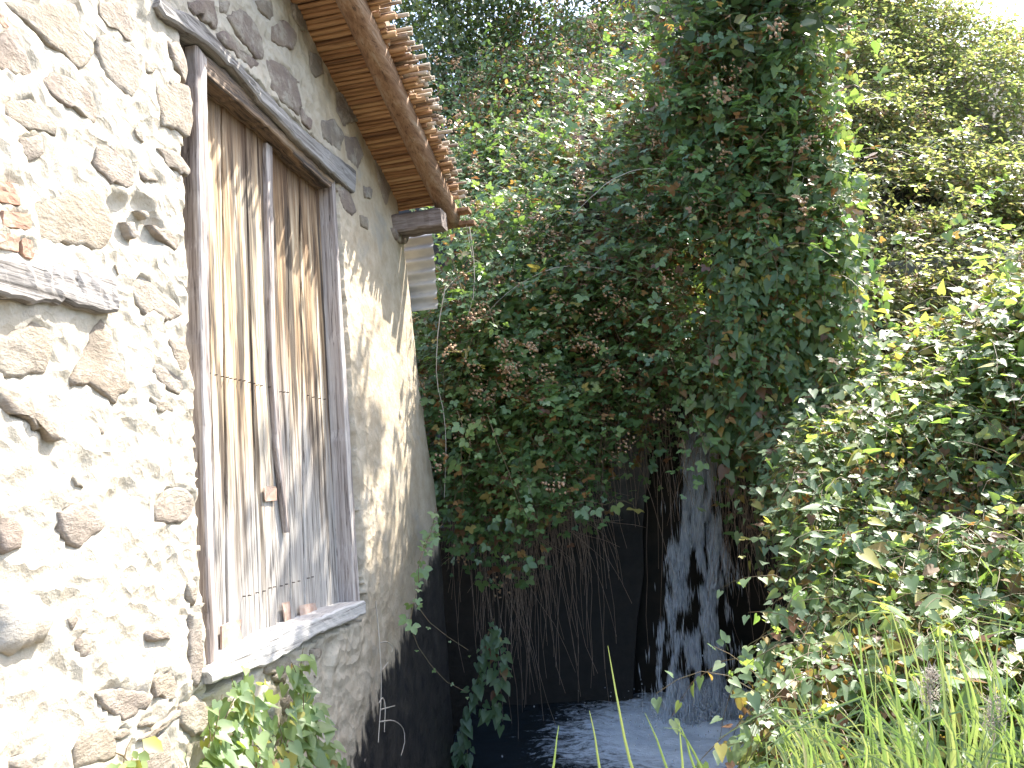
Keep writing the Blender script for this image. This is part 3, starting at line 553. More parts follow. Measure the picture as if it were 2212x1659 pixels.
kp = (noise(np.column_stack([s*9, lat*1.9, s*0]), 25)*.55+noise(np.column_stack([s*20, lat*3.4, s*0+3]), 9)*.45+rng.normal(0, .08, N)+.16*smooth(.35, .1, s)+.12*smooth(.85, 1, s) > .47); c, s, L, Wd = c[kp], s[kp], L[kp], Wd[kp]; N = len(c)
ev = np.column_stack([rng.normal(-.05, .05, N), -.12+0*s, -1+0*s]); ev = nrm(ev); A, B = frames(ev)
oc = np.stack([c-ev*L[:, None], c+A*Wd[:, None], c+B*Wd[:, None], c-A*Wd[:, None], c-B*Wd[:, None], c+ev*L[:, None]], 1)
fo = np.array([(0, 1, 2), (0, 2, 3), (0, 3, 4), (0, 4, 1), (5, 2, 1), (5, 3, 2), (5, 4, 3), (5, 1, 4)])
F1 = (fo[None]+(np.arange(N)*6)[:, None, None]).reshape(-1, 3); V1 = oc.reshape(-1, 3)
ns = 30; sv = np.linspace(-.04, .36, ns); wv = np.linspace(-1, 1, 13); SV, WV = np.meshgrid(sv, wv, indexing='ij')
sh_ = fall_c(np.maximum(SV, 0)); sh_[..., 1] += np.where(SV < 0, .3, 0); sh_[..., 0] += WV*(1-.75*smooth(.12, .36, SV+.08*fbm(np.stack([WV*3, SV*0, SV*0], -1), 2, 4)))*(.115+.02*fbm(np.stack([SV*20, WV*0, WV*0], -1), 2)); sh_[..., 1] += .02*fbm(np.stack([WV*4, SV*3, SV*0], -1), 3)
tri = grid_faces(ns, 13); tri = np.vstack([tri[:, [0, 1, 2]], tri[:, [0, 2, 3]]])
part('waterfall', None, np.vstack([V1, sh_.reshape(-1, 3)]), np.vstack([F1, tri+len(V1)]), M['fall'], True, 'structure')
N = 900; a = rng.uniform(0, 2*math.pi, N); rr = np.abs(rng.normal(0, .5, N)); c = np.column_stack([.12+np.cos(a)*rr, 5.85+np.sin(a)*rr*.7, -.10+np.abs(rng.normal(0, .16, N))*np.exp(-rr*1.3)])
r_ = rng.uniform(.002, .007, N); ex = np.eye(3)
oc = np.stack([c+ex[0]*r_[:, None], c+ex[1]*r_[:, None], c-ex[0]*r_[:, None], c-ex[1]*r_[:, None], c+ex[2]*r_[:, None]*1.4, c-ex[2]*r_[:, None]*1.4], 1)
fo = np.array([(0, 1, 4), (1, 2, 4), (2, 3, 4), (3, 0, 4), (1, 0, 5), (2, 1, 5), (3, 2, 5), (0, 3, 5)])
part('spray', None, oc.reshape(-1, 3), (fo[None]+(np.arange(N)*6)[:, None, None]).reshape(-1, 3), M['fall'], True, 'stuff')

# ================================================================== PLANTS
def leaflet(w=.34):
    V = [(0, 0, 0), (-w, .32, .05), (-w*.8, .68, .03), (0, 1, -.06), (w*.8, .68, .03), (w, .32, .05), (0, .45, -.03)]
    return np.array(V, float), [(6, 0, 1), (6, 1, 2), (6, 2, 3), (6, 3, 4), (6, 4, 5), (6, 5, 0)]
def trifoliate():
    V, Fc = leaflet(.36); O = []; G = []; n = 0
    for ang, s, off in ((0, 1, .28), (1.15, .85, .22), (-1.15, .85, .22)):
        c, d = math.cos(ang), math.sin(ang); q = V*s*.62; q = np.column_stack([q[:, 0]*c-q[:, 1]*d, q[:, 0]*d+q[:, 1]*c, q[:, 2]-.04*abs(ang)])
        q += (0 if ang == 0 else -math.copysign(.03, ang), off, 0); O.append(q); G += [tuple(i+n for i in f) for f in Fc]; n += 7
    O.append(np.array([(-.012, -.15, 0), (.012, -.15, 0), (0, .3, 0)])); G.append((n, n+1, n+2)); return np.vstack(O), G
def arrow():
    V = [(0, .0, 0), (-.16, -.22, .02), (-.36, -.12, .05), (-.40, .12, .05), (-.24, .5, .03), (0, 1, -.08), (.24, .5, .03), (.40, .12, .05), (.36, -.12, .05), (.16, -.22, .02), (0, .4, -.04)]
    return np.array(V, float), [(0, 1, 2), (0, 2, 3), (0, 3, 10), (10, 3, 4), (10, 4, 5), (10, 5, 6), (10, 6, 7), (10, 7, 0), (0, 7, 8), (0, 8, 9)]
def small():
    V = [(0, 0, 0), (-.3, .42, .06), (0, 1, -.03), (.3, .42, .06)]; return np.array(V, float), [(0, 3, 2), (0, 2, 1)]
PROTO = {k: (v[0], np.array(v[1])) for k, v in dict(tri=trifoliate(), arrow=arrow(), leaflet=leaflet(), small=small()).items()}
PM = {}
def proto_mesh(kind, mt, lev):
    key = (kind, mt, lev)
    if key not in PM: V, Fc = PROTO[kind]; PM[key] = mesh('leaf', V, Fc, M[mt], False, lev)
    return PM[key]
class Leaves:
    def __init__(s): s.d = []
    def add(s, kind, pos, dr, nm, size, rnd):
        n = len(pos); f = lambda a: np.broadcast_to(np.asarray(a, float), (n,)).copy(); s.d.append((kind, np.asarray(pos, float), nrm(np.broadcast_to(dr, (n, 3))), np.broadcast_to(nm, (n, 3)), f(size), f(rnd)))
    def build(s, parent, mt, limit=290, cell=34):
        allp = np.concatenate([d[1] for d in s.d]); size = np.concatenate([d[4] for d in s.d])
        rel = allp-EYE; zc = rel@CF; u = CX+F*(rel@CR)/zc; v = CY-F*(rel@CU)/zc
        pick = set()
        if limit:
            ok = (zc > .3) & (u > 0) & (u < 2212) & (v > 0) & (v < 1659); idx = np.nonzero(ok)[0]; idx = idx[np.argsort(zc[idx])]; seen = set(); front = []
            for i in idx:
                k = (int(u[i]//cell), int(v[i]//cell))
                if k not in seen: seen.add(k); front.append(i)
            front.sort(key=lambda i: -size[i]/zc[i]); pick = set(front[:limit])
        base = 0; b = BASE[parent.name]; nm_ = 0
        for kind, pos, dr, nm, sz, rnd in s.d:
            Yx = dr; Zx = nrm(nm-(nm*Yx).sum(1, keepdims=True)*Yx); Xx = np.cross(Yx, Zx); V, Fc = PROTO[kind]; n = len(pos)
            sel = np.array([base+i in pick for i in range(n)]) if pick else np.zeros(n, bool)
            for i in np.nonzero(sel)[0]:
                o = bpy.data.objects.new('leaf', proto_mesh(kind, mt, round(float(rnd[i])*9)/9)); COL.objects.link(o); o.parent = parent
                mm = Matrix.Identity(4); s_ = float(sz[i])
                for a in range(3): mm[a][0], mm[a][1], mm[a][2], mm[a][3] = Xx[i, a]*s_, Yx[i, a]*s_, Zx[i, a]*s_, pos[i, a]-b[a]
                o.matrix_basis = mm
            k = ~sel; q = pos[k][:, None]+sz[k][:, None, None]*(V[None, :, 0:1]*Xx[k][:, None]+V[None, :, 1:2]*Yx[k][:, None]+V[None, :, 2:3]*Zx[k][:, None])
            if k.sum(): part('foliage', parent, q.reshape(-1, 3), (Fc[None]+(np.arange(k.sum())*len(V))[:, None, None]).reshape(-1, 3), M[mt], False, 'stuff', None, np.repeat(rnd[k], len(V)))
            base += n
def canes(start, d0, length, n, grav, wob, seed):
    r = np.random.default_rng(seed); p = np.array(start, float); d = nrm(d0); L = np.asarray(length)[:, None]/(n-1); out = [p.copy()]
    for i in range(n-1):
        d = nrm(d+np.array([0, 0, -1.0])*grav+r.normal(0, wob, p.shape)); p = p+d*L; out.append(p.copy())
    return np.stack(out, 1)
def cane_leaves(P, r, kind, out, size, mode, skip=1, per=1):
    """leaves along canes; out = outward direction. returns args for Leaves.add"""
    N_, n, _ = P.shape; T = nrm(np.gradient(P, axis=1)); pos, dr, nm = [], [], []
    for k in range(skip, n):
        for j in range(per):
            side = np.cross(T[:, k], out); side = nrm(side+1e-6)*(1 if (k+j) % 2 else -1); q = P[:, k]+(P[:, k]-P[:, k-1])*(-j/per)
            if mode == 'bramble':
                d = T[:, k]*.35+side*.8+np.asarray(out)*.35+r.normal(0, .3, q.shape)-np.array([0, 0, .25]); m_ = np.asarray(out)*.6+np.array([0, -.05, .7])+r.normal(0, .42, q.shape)
            elif mode == 'mound':
                d = np.array([-.1, -.45, -.25])+side*.6+r.normal(0, .35, q.shape); m_ = np.array([.12, -.32, .88])+r.normal(0, .30, q.shape)
            else:
                d = np.array([0, 0, -.8])+np.asarray(out)*.45+side*.3+r.normal(0, .3, q.shape); m_ = np.asarray(out)*.8+np.array([0, 0, .5])+r.normal(0, .35, q.shape)
            d = nrm(d); pos.append(q+d*.022); dr.append(d); nm.append(m_)
    pos = np.concatenate(pos); m = len(pos); return kind, pos, np.concatenate(dr), np.concatenate(nm), size*np.clip(r.lognormal(-.12, .3, m), .4, 1.6)
def hue(r, n, brown=.12, yellow=.045, lo=0.0, hi=.72):
    a = r.random(n); g = lo+(hi-lo)*r.random(n); return np.where(a < brown, r.uniform(.88, 1, n), np.where(a < brown+yellow, r.uniform(.76, .86, n), g))
def heads(parent, P, r, spread=.035, k=20, size=.0095):
    """dry flower panicles: tiny tetrahedra round given points"""
    c = (P[:, None]+r.normal(0, spread, (len(P), k, 3))).reshape(-1, 3); s = size*r.uniform(.6, 1.3, len(c))[:, None, None]
    tet = np.array([(1, 1, 1), (-1, -1, 1), (-1, 1, -1), (1, -1, -1)], float)[None]*.8+r.normal(0, .3, (len(c), 4, 3))
    part('flower_heads', parent, (c[:, None]+tet*s).reshape(-1, 3), (np.array([(0, 1, 2), (0, 3, 1), (0, 2, 3), (1, 3, 2)])[None]+(np.arange(len(c))*4)[:, None, None]).reshape(-1, 3), M['flower'], False, 'stuff')
def stems(parent, P, r0, r1, mt='stem', name='stem', kind='stuff', sides=3):
    V, f = tubes(P, r0, r1, sides); return part(name, parent, V, f, M[mt], True, kind)

# --- A: bramble curtain over the culvert and up the hillside, split into plants
def shellA(x, z):
    y = np.interp(z, [.8, 1.6, 2.3, 3.0, 3.6, 4.4, 5.2, 6.5, 8], [6.2, 6.15, 5.95, 5.82, 5.95, 6.65, 7.4, 8.6, 10.1]); yn = np.interp(z, [.8, 1.4, 1.8, 2.3, 2.8, 3.4, 4.2, 5.2, 6.5, 8], [5.9, 5.7, 5.35, 5.5, 5.85, 6.3, 6.95, 7.75, 8.8, 10.2]); y = y+(yn-y)*smooth(-.35, -1.0, x); y = y+(np.interp(z, [0, 2.2, 3, 4, 5, 6, 7.5], [5.9, 5.62, 5.45, 5.5, 5.7, 6.2, 7.2])-y)*smooth(-.3, .55, x)*smooth(5.5, 4.5, z)
    return y-.42*(noise(np.stack([x*1.5, z*1.5, x*0], -1), 40)-.35)-.14*(noise(np.stack([x*4, z*4, x*0], -1), 44)-.5)
def bottomA(x): return .42*(noise(np.stack([np.asarray(x)*4.2, 0*np.asarray(x), 0*np.asarray(x)], -1), 12)-.55)+np.interp(x, [-1.9, -1.55, -1.25, -.95, -.7, -.5, -.2, .1, .3, .6, .8], [1.9, 1.75, 1.62, 1.62, 1.95, 2.12, 2.35, 2.38, 2.2, 1.75, 1.5])
def thicket(name, label, cat, x0, x1, z0f, z1f, shell, nc, nfill, mt, kind, size, seed, mode='bramble', brown=.12, limit=290, hang=0, fl=0, base=None, grav=.16, length=(.35, .85), loy=.42, n=9, lo=0.0, hi=.72, cell=34, outv=(0, -.9, .45), gap=.38, group=None, per=1):
    r = np.random.default_rng(seed); t = thing(name, label, cat, base, group); Lv = Leaves(); out = nrm(np.array(outv, float))
    def samp(m):
        x = r.uniform(x0, x1, m*3); z = r.uniform(0, 1, m*3); z = z0f(x)+(z1f(x)-z0f(x))*z; g = noise(np.column_stack([x*2.1, z*2.1, x*0+seed]), 60); k = np.nonzero(g > gap-.0*z)[0][:m]; return x[k], z[k]
    x, z = samp(nc); st = np.column_stack([x, shell(x, z)+r.uniform(-.02, .22, len(x)), z]); m = len(x)
    P = canes(st, np.column_stack([r.normal(0, .8, m), -.5+r.normal(0, .4, m), r.normal(.2, .5, m)]), r.uniform(*length, m), n, grav, .16, seed+1)
    if hang:
        x = r.uniform(x0, x1, hang); z = z0f(x)+r.uniform(.0, .25, hang); st = np.column_stack([x, shell(x, z)+r.uniform(.0, .25, hang), z])
        P = np.concatenate([P, canes(st, np.column_stack([r.normal(0, .3, hang), r.normal(-.3, .2, hang), -.6+0*x]), r.uniform(.12, .75, hang), n, .3, .12, seed+2)])
    a = cane_leaves(P, r, kind, out, size, mode, 1, per); Lv.add(*a, hue(r, len(a[1]), brown*.5, .04, lo, hi))
    stems(t, P, .0028, .001)
    x, z = samp(nfill); m = len(x); pos = np.column_stack([x, shell(x, z)+.06+loy*r.random(m), z]); d = nrm(r.normal(0, 1, (m, 3))+np.array([0, -.4, -.5])); nm = out+r.normal(0, .6, (m, 3))
    Lv.add(kind, pos, d, nm, size*np.clip(r.lognormal(-.2, .3, m), .4, 1.5), hue(r, m, brown*1.6, .05, lo, hi)); Lv.build(t, mt, limit, cell)
    if fl: i = r.integers(0, len(P), fl); heads(t, P[i, -1], r)
    return t, P
cA = lambda v: (lambda x: 0*x+v)
thicket('bramble_bush', 'bramble bush with dry flower heads crowding the cane eave', 'bramble', -1.95, -.45, cA(2.55), cA(5.3), shellA, 700, 11000, 'bramble', 'tri', .07, 101, base=(-1.2, 6.1, 2.5), fl=150, brown=.10, lo=.1, hi=.74)
thicket('bramble_curtain', 'bramble curtain hanging down over the dark culvert beside the wall corner', 'bramble', -1.75, -.5, bottomA, cA(2.7), shellA, 420, 5600, 'bramble', 'tri', .074, 111, base=(-1.1, 6.3, 1.8), hang=200, brown=.18, fl=40)
thicket('bramble_bush', 'leafy bramble between culvert arch and sunlit hillside, overhanging the black opening', 'bramble', -.6, .8, bottomA, cA(5.3), shellA, 760, 12500, 'bramble', 'tri', .072, 121, base=(0, 6.4, 2.4), hang=110, brown=.22, fl=50)
thicket('bramble_bush', 'sunlit bramble high on the hillside at the top of the picture', 'bramble', -1.9, 1.75, cA(5.1), lambda x: crest(x)+.25, shellA, 760, 28000, 'bramble', 'leaflet', .055, 131, base=(-.4, 7.3, 4.4), brown=.2, fl=200, limit=290, per=2, gap=.26)
def shellE(x, z): return np.interp(z, [1.6, 2.3, 3.0, 3.4, 4.0], [5.5, 5.28, 5.32, 5.55, 6.0])+.35*smooth(-.9, -.4, x)-.12*(noise(np.stack([x*4, z*4, x*0], -1), 45)-.5)
thicket('bramble_bush', 'bramble sprays pressed against the eave end and the metal sheet', 'bramble', -1.48, -.5, cA(1.75), cA(4.0), shellE, 260, 3000, 'bramble', 'tri', .075, 135, base=(-1.1, 5.5, 1.8), fl=70, brown=.08, lo=.15, hi=.74, gap=.2, length=(.2, .5))
# --- B: bindweed draped column
def shellB(x, z):
    y = np.interp(z, [.9, 1.6, 2.2, 3, 4, 5, 6, 7.5], [5.75, 5.55, 5.42, 5.25, 5.22, 5.32, 5.65, 6.4])
    return y+1.4*np.clip(np.abs(x-.85)/.56-.55, 0, 2)**2-.3*(noise(np.stack([x*2.2, z*1.3, x*0], -1), 70)-.45)
bB = lambda x: np.interp(x, [.2, .45, .7, 1.0, 1.6], [2.35, 2.1, 1.45, 1.3, 1.6])
thicket('bindweed_curtain', 'dark bindweed draping the overhang to the right of the waterfall', 'bindweed', .38, 1.36, bB, cA(5.0), shellB, 740, 5200, 'bind', 'arrow', .06, 141, mode='hang', base=(1, 5.6, 2), brown=.14, grav=.5, length=(.4, .8), n=17, outv=(-.1, -1, .2), hang=50, gap=.25)
thicket('bramble_bush', 'dull green bramble tangled in the shade just above the waterfall', 'bramble', .05, 1.2, bB, cA(4.7), lambda x, z: shellB(x, z)+.0, 330, 6000, 'bramble', 'tri', .08, 151, base=(.7, 5.7, 1.7), hang=60, brown=.25, fl=30)
thicket('laurel_bush', 'broad leaved evergreen crowning the dark ivy overhang', 'bush', .6, 1.4, cA(4.5), cA(6.5), shellB, 300, 4200, 'tree', 'leaflet', .10, 161, base=(1, 6.0, 5), grav=.05, brown=.04, limit=200)
# --- C: sunlit scrub on the right
def shellC(x, z): return np.interp(z, [1.2, 2.2, 3.2, 4.2, 5.4, 6.8, 8], [5.75, 5.95, 6.7, 7.4, 8.3, 9.3, 10.2])+.25*smooth(2.5, 4.5, x)-.55*(noise(np.stack([x*1.6, z*1.8, x*0], -1), 80)-.45)
thicket('scrub_bush', 'sunlit small leaved scrub covering the right hillside up to the sky', 'bush', 1.45, 3.3, cA(2.7), lambda x: crest(x)+.3, shellC, 1300, 62000, 'small', 'small', .05, 171, base=(2.4, 7.3, 3), length=(.3, .7), n=12, brown=.16, limit=290, gap=.24, outv=(.25, -.4, .85), per=2, fl=120)
thicket('scrub_bush', 'paler scrub at the far right edge with sky showing above it', 'bush', 3.1, 5.6, cA(2.4), lambda x: crest(x)+.3, shellC, 1000, 48000, 'small', 'small', .052, 181, base=(4.2, 7.6, 3), length=(.3, .8), n=12, brown=.10, limit=200, gap=.24, outv=(.25, -.4, .85), per=2)
thicket('bramble_bush', 'bright bramble scrub between the bindweed mound and the sunny hillside', 'bramble', 1.2, 3.6, cA(1.5), cA(2.9), shellC, 520, 12000, 'small', 'leaflet', .055, 191, base=(2.2, 6, 1.7), length=(.3, .7), brown=.2, outv=(.25, -.4, .85), fl=60)
for lb, x0, x1, z0, z1, nn, sd in (('long bare bramble whips arching out of the sunlit scrub', 1.7, 4.2, 1.8, 4.6, 26, 195), ('bramble whips with small leaves arching over the shaded thicket', -.9, .6, 2.6, 4.0, 16, 196)):
    r = np.random.default_rng(sd); t = thing('bramble_whips', lb, 'bramble', (np.mean((x0, x1)), 6.2, z0)); x = r.uniform(x0, x1, nn); z = r.uniform(z0, z1, nn); sh_f = shellC if x0 > 1 else shellA
    P = canes(np.column_stack([x, sh_f(x, z)+.1, z]), np.column_stack([r.normal(-.1, .8, nn), -.45+r.normal(0, .2, nn), r.normal(.7, .3, nn)]), r.uniform(.8, 1.5, nn), 16, .11, .05, sd)
    for q in P: V, f = tubes(q, .0045, .0015, 4); part('cane', t, V, f, M['pale' if r.random() < .5 else 'stem'], True)
    Lv = Leaves(); a = cane_leaves(P, r, 'tri', nrm(np.array([0., -.7, .6])), .075, 'bramble', 4); Lv.add(*a, hue(r, len(a[1]), .05, .05, .4, .74)); Lv.build(t, 'bramble', 200, 12)
# --- D, E: mounds on the right bank
def mound(name, label, x1, ya, yb, nc, nfill, seed, size, brown, base, edge=True, tri=.3, limit=290, dead=0):
    r = np.random.default_rng(seed); t = thing(name, label, 'bindweed', base); Lv = Leaves(); out = nrm(np.array([-.1, -.6, .8]))
    def top(m):
        y = r.uniform(ya, yb, m); e = bank_edge(y); x = e+(x1-e)*r.random(m)**1.25; return x, y, BH(x, y)+.22*(noise(np.column_stack([x*2.6, y*2.6, x*0]), seed)-.5)
    x, y, z = top(nc); m = len(x)
    P = canes(np.column_stack([x, y, z-r.uniform(0, .12, m)]), np.column_stack([r.normal(-.25, .6, m), r.normal(-.35, .5, m), r.normal(.35, .3, m)]), r.uniform(.25, .55, m), 9, .22, .15, seed+1)
    ne = nc//2; y = r.uniform(ya, yb, ne); x = bank_edge(y)+r.uniform(0, .15, ne)            # trailing over the edge towards the water
    Q = canes(np.column_stack([x, y, BH(x, y)-.02+0*x]), np.column_stack([r.uniform(-.5, .1, ne), r.normal(-.4, .4, ne), r.uniform(-.4, .4, ne)]), r.uniform(.25, .7, ne), 9, .3, .12, seed+2)
    nf = int(nc*.8); x, y, z = top(nf)                                                           # front faces hang towards the camera
    G = canes(np.column_stack([x, y, z]), np.column_stack([r.normal(-.1, .4, nf), -.9+0*x, r.uniform(-.2, .4, nf)]), r.uniform(.3, .6, nf), 9, .35, .12, seed+3)
    A = np.concatenate([P, Q, G]); pr, qr = np.concatenate([P, G[::2]])[r.permutation(len(P)+len(G[::2]))], np.concatenate([Q, G[1::2]])[r.permutation(len(Q)+len(G[1::2]))]; n1, n2 = int(len(pr)*(1-tri)), int(len(qr)*(1-tri))
    a = cane_leaves(pr[:n1], r, 'arrow', out, size, 'mound'); Lv.add(*a, hue(r, len(a[1]), brown*.5, .09, .2, .74))
    a = cane_leaves(qr[:n2], r, 'arrow', out, size, 'hang'); Lv.add(*a, hue(r, len(a[1]), brown*.6, .09, .1, .74)); A, nb = np.concatenate([A, pr[n1:], qr[n2:]]), len(A)
    b = cane_leaves(A[nb:], r, 'tri', out, size*1.05, 'bramble'); Lv.add(*b, hue(r, len(b[1]), brown*.6, .06, .25, .74))
    stems(t, A[:nb], .0024, .001)
    x, y, z = top(nfill); pos = np.column_stack([x, y, z-.02-.3*r.random(nfill)]); Lv.add('arrow', pos, r.normal(0, .7, (nfill, 3))+np.array([-.1, -.5, -.6]), out+r.normal(0, .5, (nfill, 3)), size*r.uniform(.6, 1.1, nfill), hue(r, nfill, brown*2.4, .08, 0, .7))
    ne = nfill//3; y = r.uniform(ya, yb, ne); x = bank_edge(y)+.10+r.normal(0, .04, ne); z = BH(x, y)-.9*r.random(ne)**1.3; Lv.add('arrow', np.column_stack([x, y, z]), r.normal(0, .6, (ne, 3))+np.array([-.3, -.3, -.8]), np.array([-.7, -.5, .4])+r.normal(0, .4, (ne, 3)), size*r.uniform(.6, 1, ne), hue(r, ne, brown*2.2, .05, 0, .5))
    if dead:
        for cx, cy in dead:
            m = 420; p = np.column_stack([r.normal(cx, .11, m), r.normal(cy, .08, m), 0*r.random(m)]); p[:, 2] = BH(p[:, 0], p[:, 1])+r.uniform(-.28, .05, m); Lv.add('leaflet', p, r.normal(0, .5, (m, 3))+np.array([0, -.2, -1.0]), out+r.normal(0, .7, (m, 3)), size*.6*r.uniform(.6, 1, m), r.uniform(.88, 1, m))
    Lv.build(t, 'bind', limit); return t
mound('bindweed_mound', 'sunlit bindweed mound spilling over the bank to the right of the waterfall', 2.9, 3.62, 5.3, 1150, 11000, 201, .055, .10, (1.1, 4.4, 1.2), dead=[(.8, 3.72), (.95, 3.6), (1.2, 3.7), (1.0, 3.9), (1.6, 3.8), (.78, 3.95)])
mound('bindweed_mound', 'lower bindweed mound with dead brown leaves among tall sedge blades', 2.4, 2.35, 3.55, 760, 6500, 211, .050, .13, (.8, 3.0, .6), dead=[(.42, 3.1), (.5, 3.2), (.62, 3.25), (.4, 2.95), (.75, 3.1), (.55, 3.0)])
# --- tree behind the roof and one at the far right
def tree(label, c, rad, nl, seed, size, trunk, mt='tree'):
    r = np.random.default_rng(seed); t = thing('tree', label, 'tree', trunk); c = np.array(c); Lv = Leaves()
    k = 60; cl = c+r.normal(0, 1, (k, 3))*np.array(rad)*.55; i = r.integers(0, k, nl); p = cl[i]+r.normal(0, .24, (nl, 3)); d = nrm(r.normal(0, 1, (nl, 3))+np.array([0, 0, -.4]))
    Lv.add('small', p, d, np.array([0, -.3, .8])+r.normal(0, .6, (nl, 3)), size*r.uniform(.6, 1.1, nl), r.random(nl)*.9); Lv.build(t, mt, 0)
    fork = np.array(trunk)+(c-np.array(trunk))*.55; V, f = tubes(curve([trunk, (np.array(trunk)+fork)/2+(.08, 0, 0), fork], 8), .14, .1, 8); part('trunk', t, V, f, M['bark'], True)
    B = np.stack([resample(np.array([fork, (fork+q)/2+r.normal(0, .12, 3), q]), 6) for q in cl[:36]]); stems(t, B, .04, .006, 'bark', 'limb', None)
    return t
tree('dark tree behind the cane roof with sky glinting through its leaves', (-2.1, 10.2, 7.3), (1.7, 1.1, 1.7), 26000, 301, .09, (-2.4, 10.8, 3.0))
tree('dark evergreen standing behind the scrub at the right edge', (5.0, 10.8, 5.2), (1.0, 1.0, 1.1), 11000, 302, .08, (5.1, 11, 2.5), 'small')
# --- plants on and near the wall
def vine(name, label, lines, mt, kind, size, step, seed, base, out, spread=.0, brown=.05, lo=.2, hi=.74, r0=.003, stemmat='stem', mode='hang', limit=290, per=1, group=None):
    r = np.random.default_rng(seed); t = thing(name, label, 'vine', base, group); Lv = Leaves()
    for L in lines:
        ln = np.linalg.norm(np.diff(L, axis=0), axis=1).sum(); n = max(4, int(ln/step)); P = curve(L, n)[None]
        V, f = tubes(P, r0, r0*.5, 4); part('stem', t, V, f, M[stemmat], True)
        if kind:
            a = cane_leaves(P, r, kind, nrm(np.array(out, float)), size, mode, 0 if n < 6 else 1, per); p = a[1]+r.normal(0, spread, a[1].shape); Lv.add(a[0], p, *a[2:], hue(r, len(p), brown, .015, lo, hi))
    if Lv.d: Lv.build(t, mt, limit, 6)
    return t
def lines_on(fn, conv, ls): return [np.array([fn(u, v) for u, v in conv(l)]) for l in ls]
wallp = lambda off: (lambda u, v: ax(u, v, WX+off))
I = lambda l: l
vine('bindweed_plant', 'bindweed climbing from the wall foot to the left half of the sill', lines_on(wallp(.10), I, [[(445, 1680), (470, 1600), (500, 1520), (540, 1450)], [(480, 1690), (500, 1600), (520, 1530), (500, 1465)], [(520, 1690), (530, 1600), (545, 1520), (530, 1470)], [(455, 1690), (455, 1620), (470, 1560), (480, 1500)], [(545, 1690), (560, 1620), (555, 1560), (570, 1500)], [(430, 1690), (440, 1640), (455, 1600), (450, 1560)], [(500, 1690), (490, 1640), (515, 1580), (540, 1560)]]),
     'bind', 'arrow', .052, .022, 401, (-1.4, 2.7, .3), (1, -.4, .3), .022, per=2, lo=.4, brown=.01)
vine('bindweed_plant', 'bindweed climbing under the right half of the sill, reaching highest', lines_on(wallp(.10), I, [[(600, 1690), (615, 1600), (640, 1500), (655, 1400)], [(640, 1690), (650, 1600), (655, 1500), (630, 1430)], [(690, 1690), (690, 1620), (670, 1560), (665, 1480)], [(715, 1690), (710, 1640), (690, 1600), (680, 1560)], [(570, 1690), (590, 1640), (610, 1600), (600, 1560)], [(660, 1690), (640, 1640), (650, 1570), (690, 1540)], [(735, 1690), (720, 1660), (700, 1640), (660, 1600)]]),
     'bind', 'arrow', .054, .024, 402, (-1.4, 3.1, .3), (1, -.4, .3), .022, per=2, lo=.4, brown=.01)
vine('weed', 'small yellow-green weed rooted in the wall foot near the left bottom edge', lines_on(wallp(.06), C5, [[(700, 1700), (720, 1620), (730, 1560), (770, 1480)], [(740, 1700), (745, 1620), (700, 1580), (670, 1570)], [(690, 1700), (760, 1620), (790, 1560)]]), 'bind', 'leaflet', .04, .022, 403, (-1.4, 2.2, .5), (1, -.4, .3), .006, brown=0, lo=.62, hi=.76, per=2)
at5 = lambda y: (lambda u, v: ay(u, v, y))
vine('bramble_vine', 'light green bramble sprig trailing down the far wall corner', lines_on(wallp(.13), C6, [[(1500, 130), (1480, 260), (1440, 360), (1400, 480), (1400, 600), (1370, 700), (1350, 800)], [(1540, 240), (1480, 300), (1440, 330)], [(1370, 700), (1380, 880), (1430, 1020), (1540, 1150), (1690, 1220)]][:2]), 'bramble', 'tri', .062, .045, 404, (-1.3, 4.85, 1.9), (.3, -.9, .3), .008, brown=0, lo=.55, hi=.72, per=1)
for lb, ls, y in (('bright green bramble strand trailing lowest from the hanging curtain', [[(500, 1160), (560, 1330), (600, 1420), (625, 1500), (660, 1600), (690, 1680)], [(480, 1100), (500, 1160), (530, 1230)]], 4.95), ('bright green bramble sprig of broad leaflets left in the curtain', [[(300, 1080), (340, 1200), (325, 1330), (335, 1490)], [(340, 1200), (380, 1260), (370, 1380)]], 4.9),
                  ('light green bramble strand reaching right across the grey culvert', [[(830, 1620), (950, 1640), (1060, 1615), (1190, 1640), (1260, 1610), (1350, 1640)]], 5.3), ('light green bramble strand hanging in front of the waterfall top', [[(1640, 1250), (1660, 1350), (1640, 1450), (1680, 1540), (1700, 1640)], [(1700, 1100), (1750, 1220), (1790, 1330)]], 5.0)):
    vine('bramble_vine', lb, [np.array([ay(u, v, y) for u, v in CD(l)]) for l in ls], 'bramble', 'tri', .085, .055, 440+int(y*100)+len(ls), ay(*CD(ls[0])[-1], y), (.1, -.9, .4), .012, brown=0, lo=.6, hi=.73, mode='bramble')
vine('bramble_shoot', 'thin nearly leafless bramble shoot looping from the wall corner over dark water', lines_on(at5(4.4), C6, [[(1370, 700), (1350, 820), (1400, 960), (1540, 1140), (1680, 1220)], [(1380, 700), (1450, 800), (1560, 890), (1690, 975)]]), 'bramble', 'tri', .03, .1, 405, (-1.3, 4.85, 1.2), (.3, -.9, .3), .004, brown=0, lo=.5, r0=.0025)
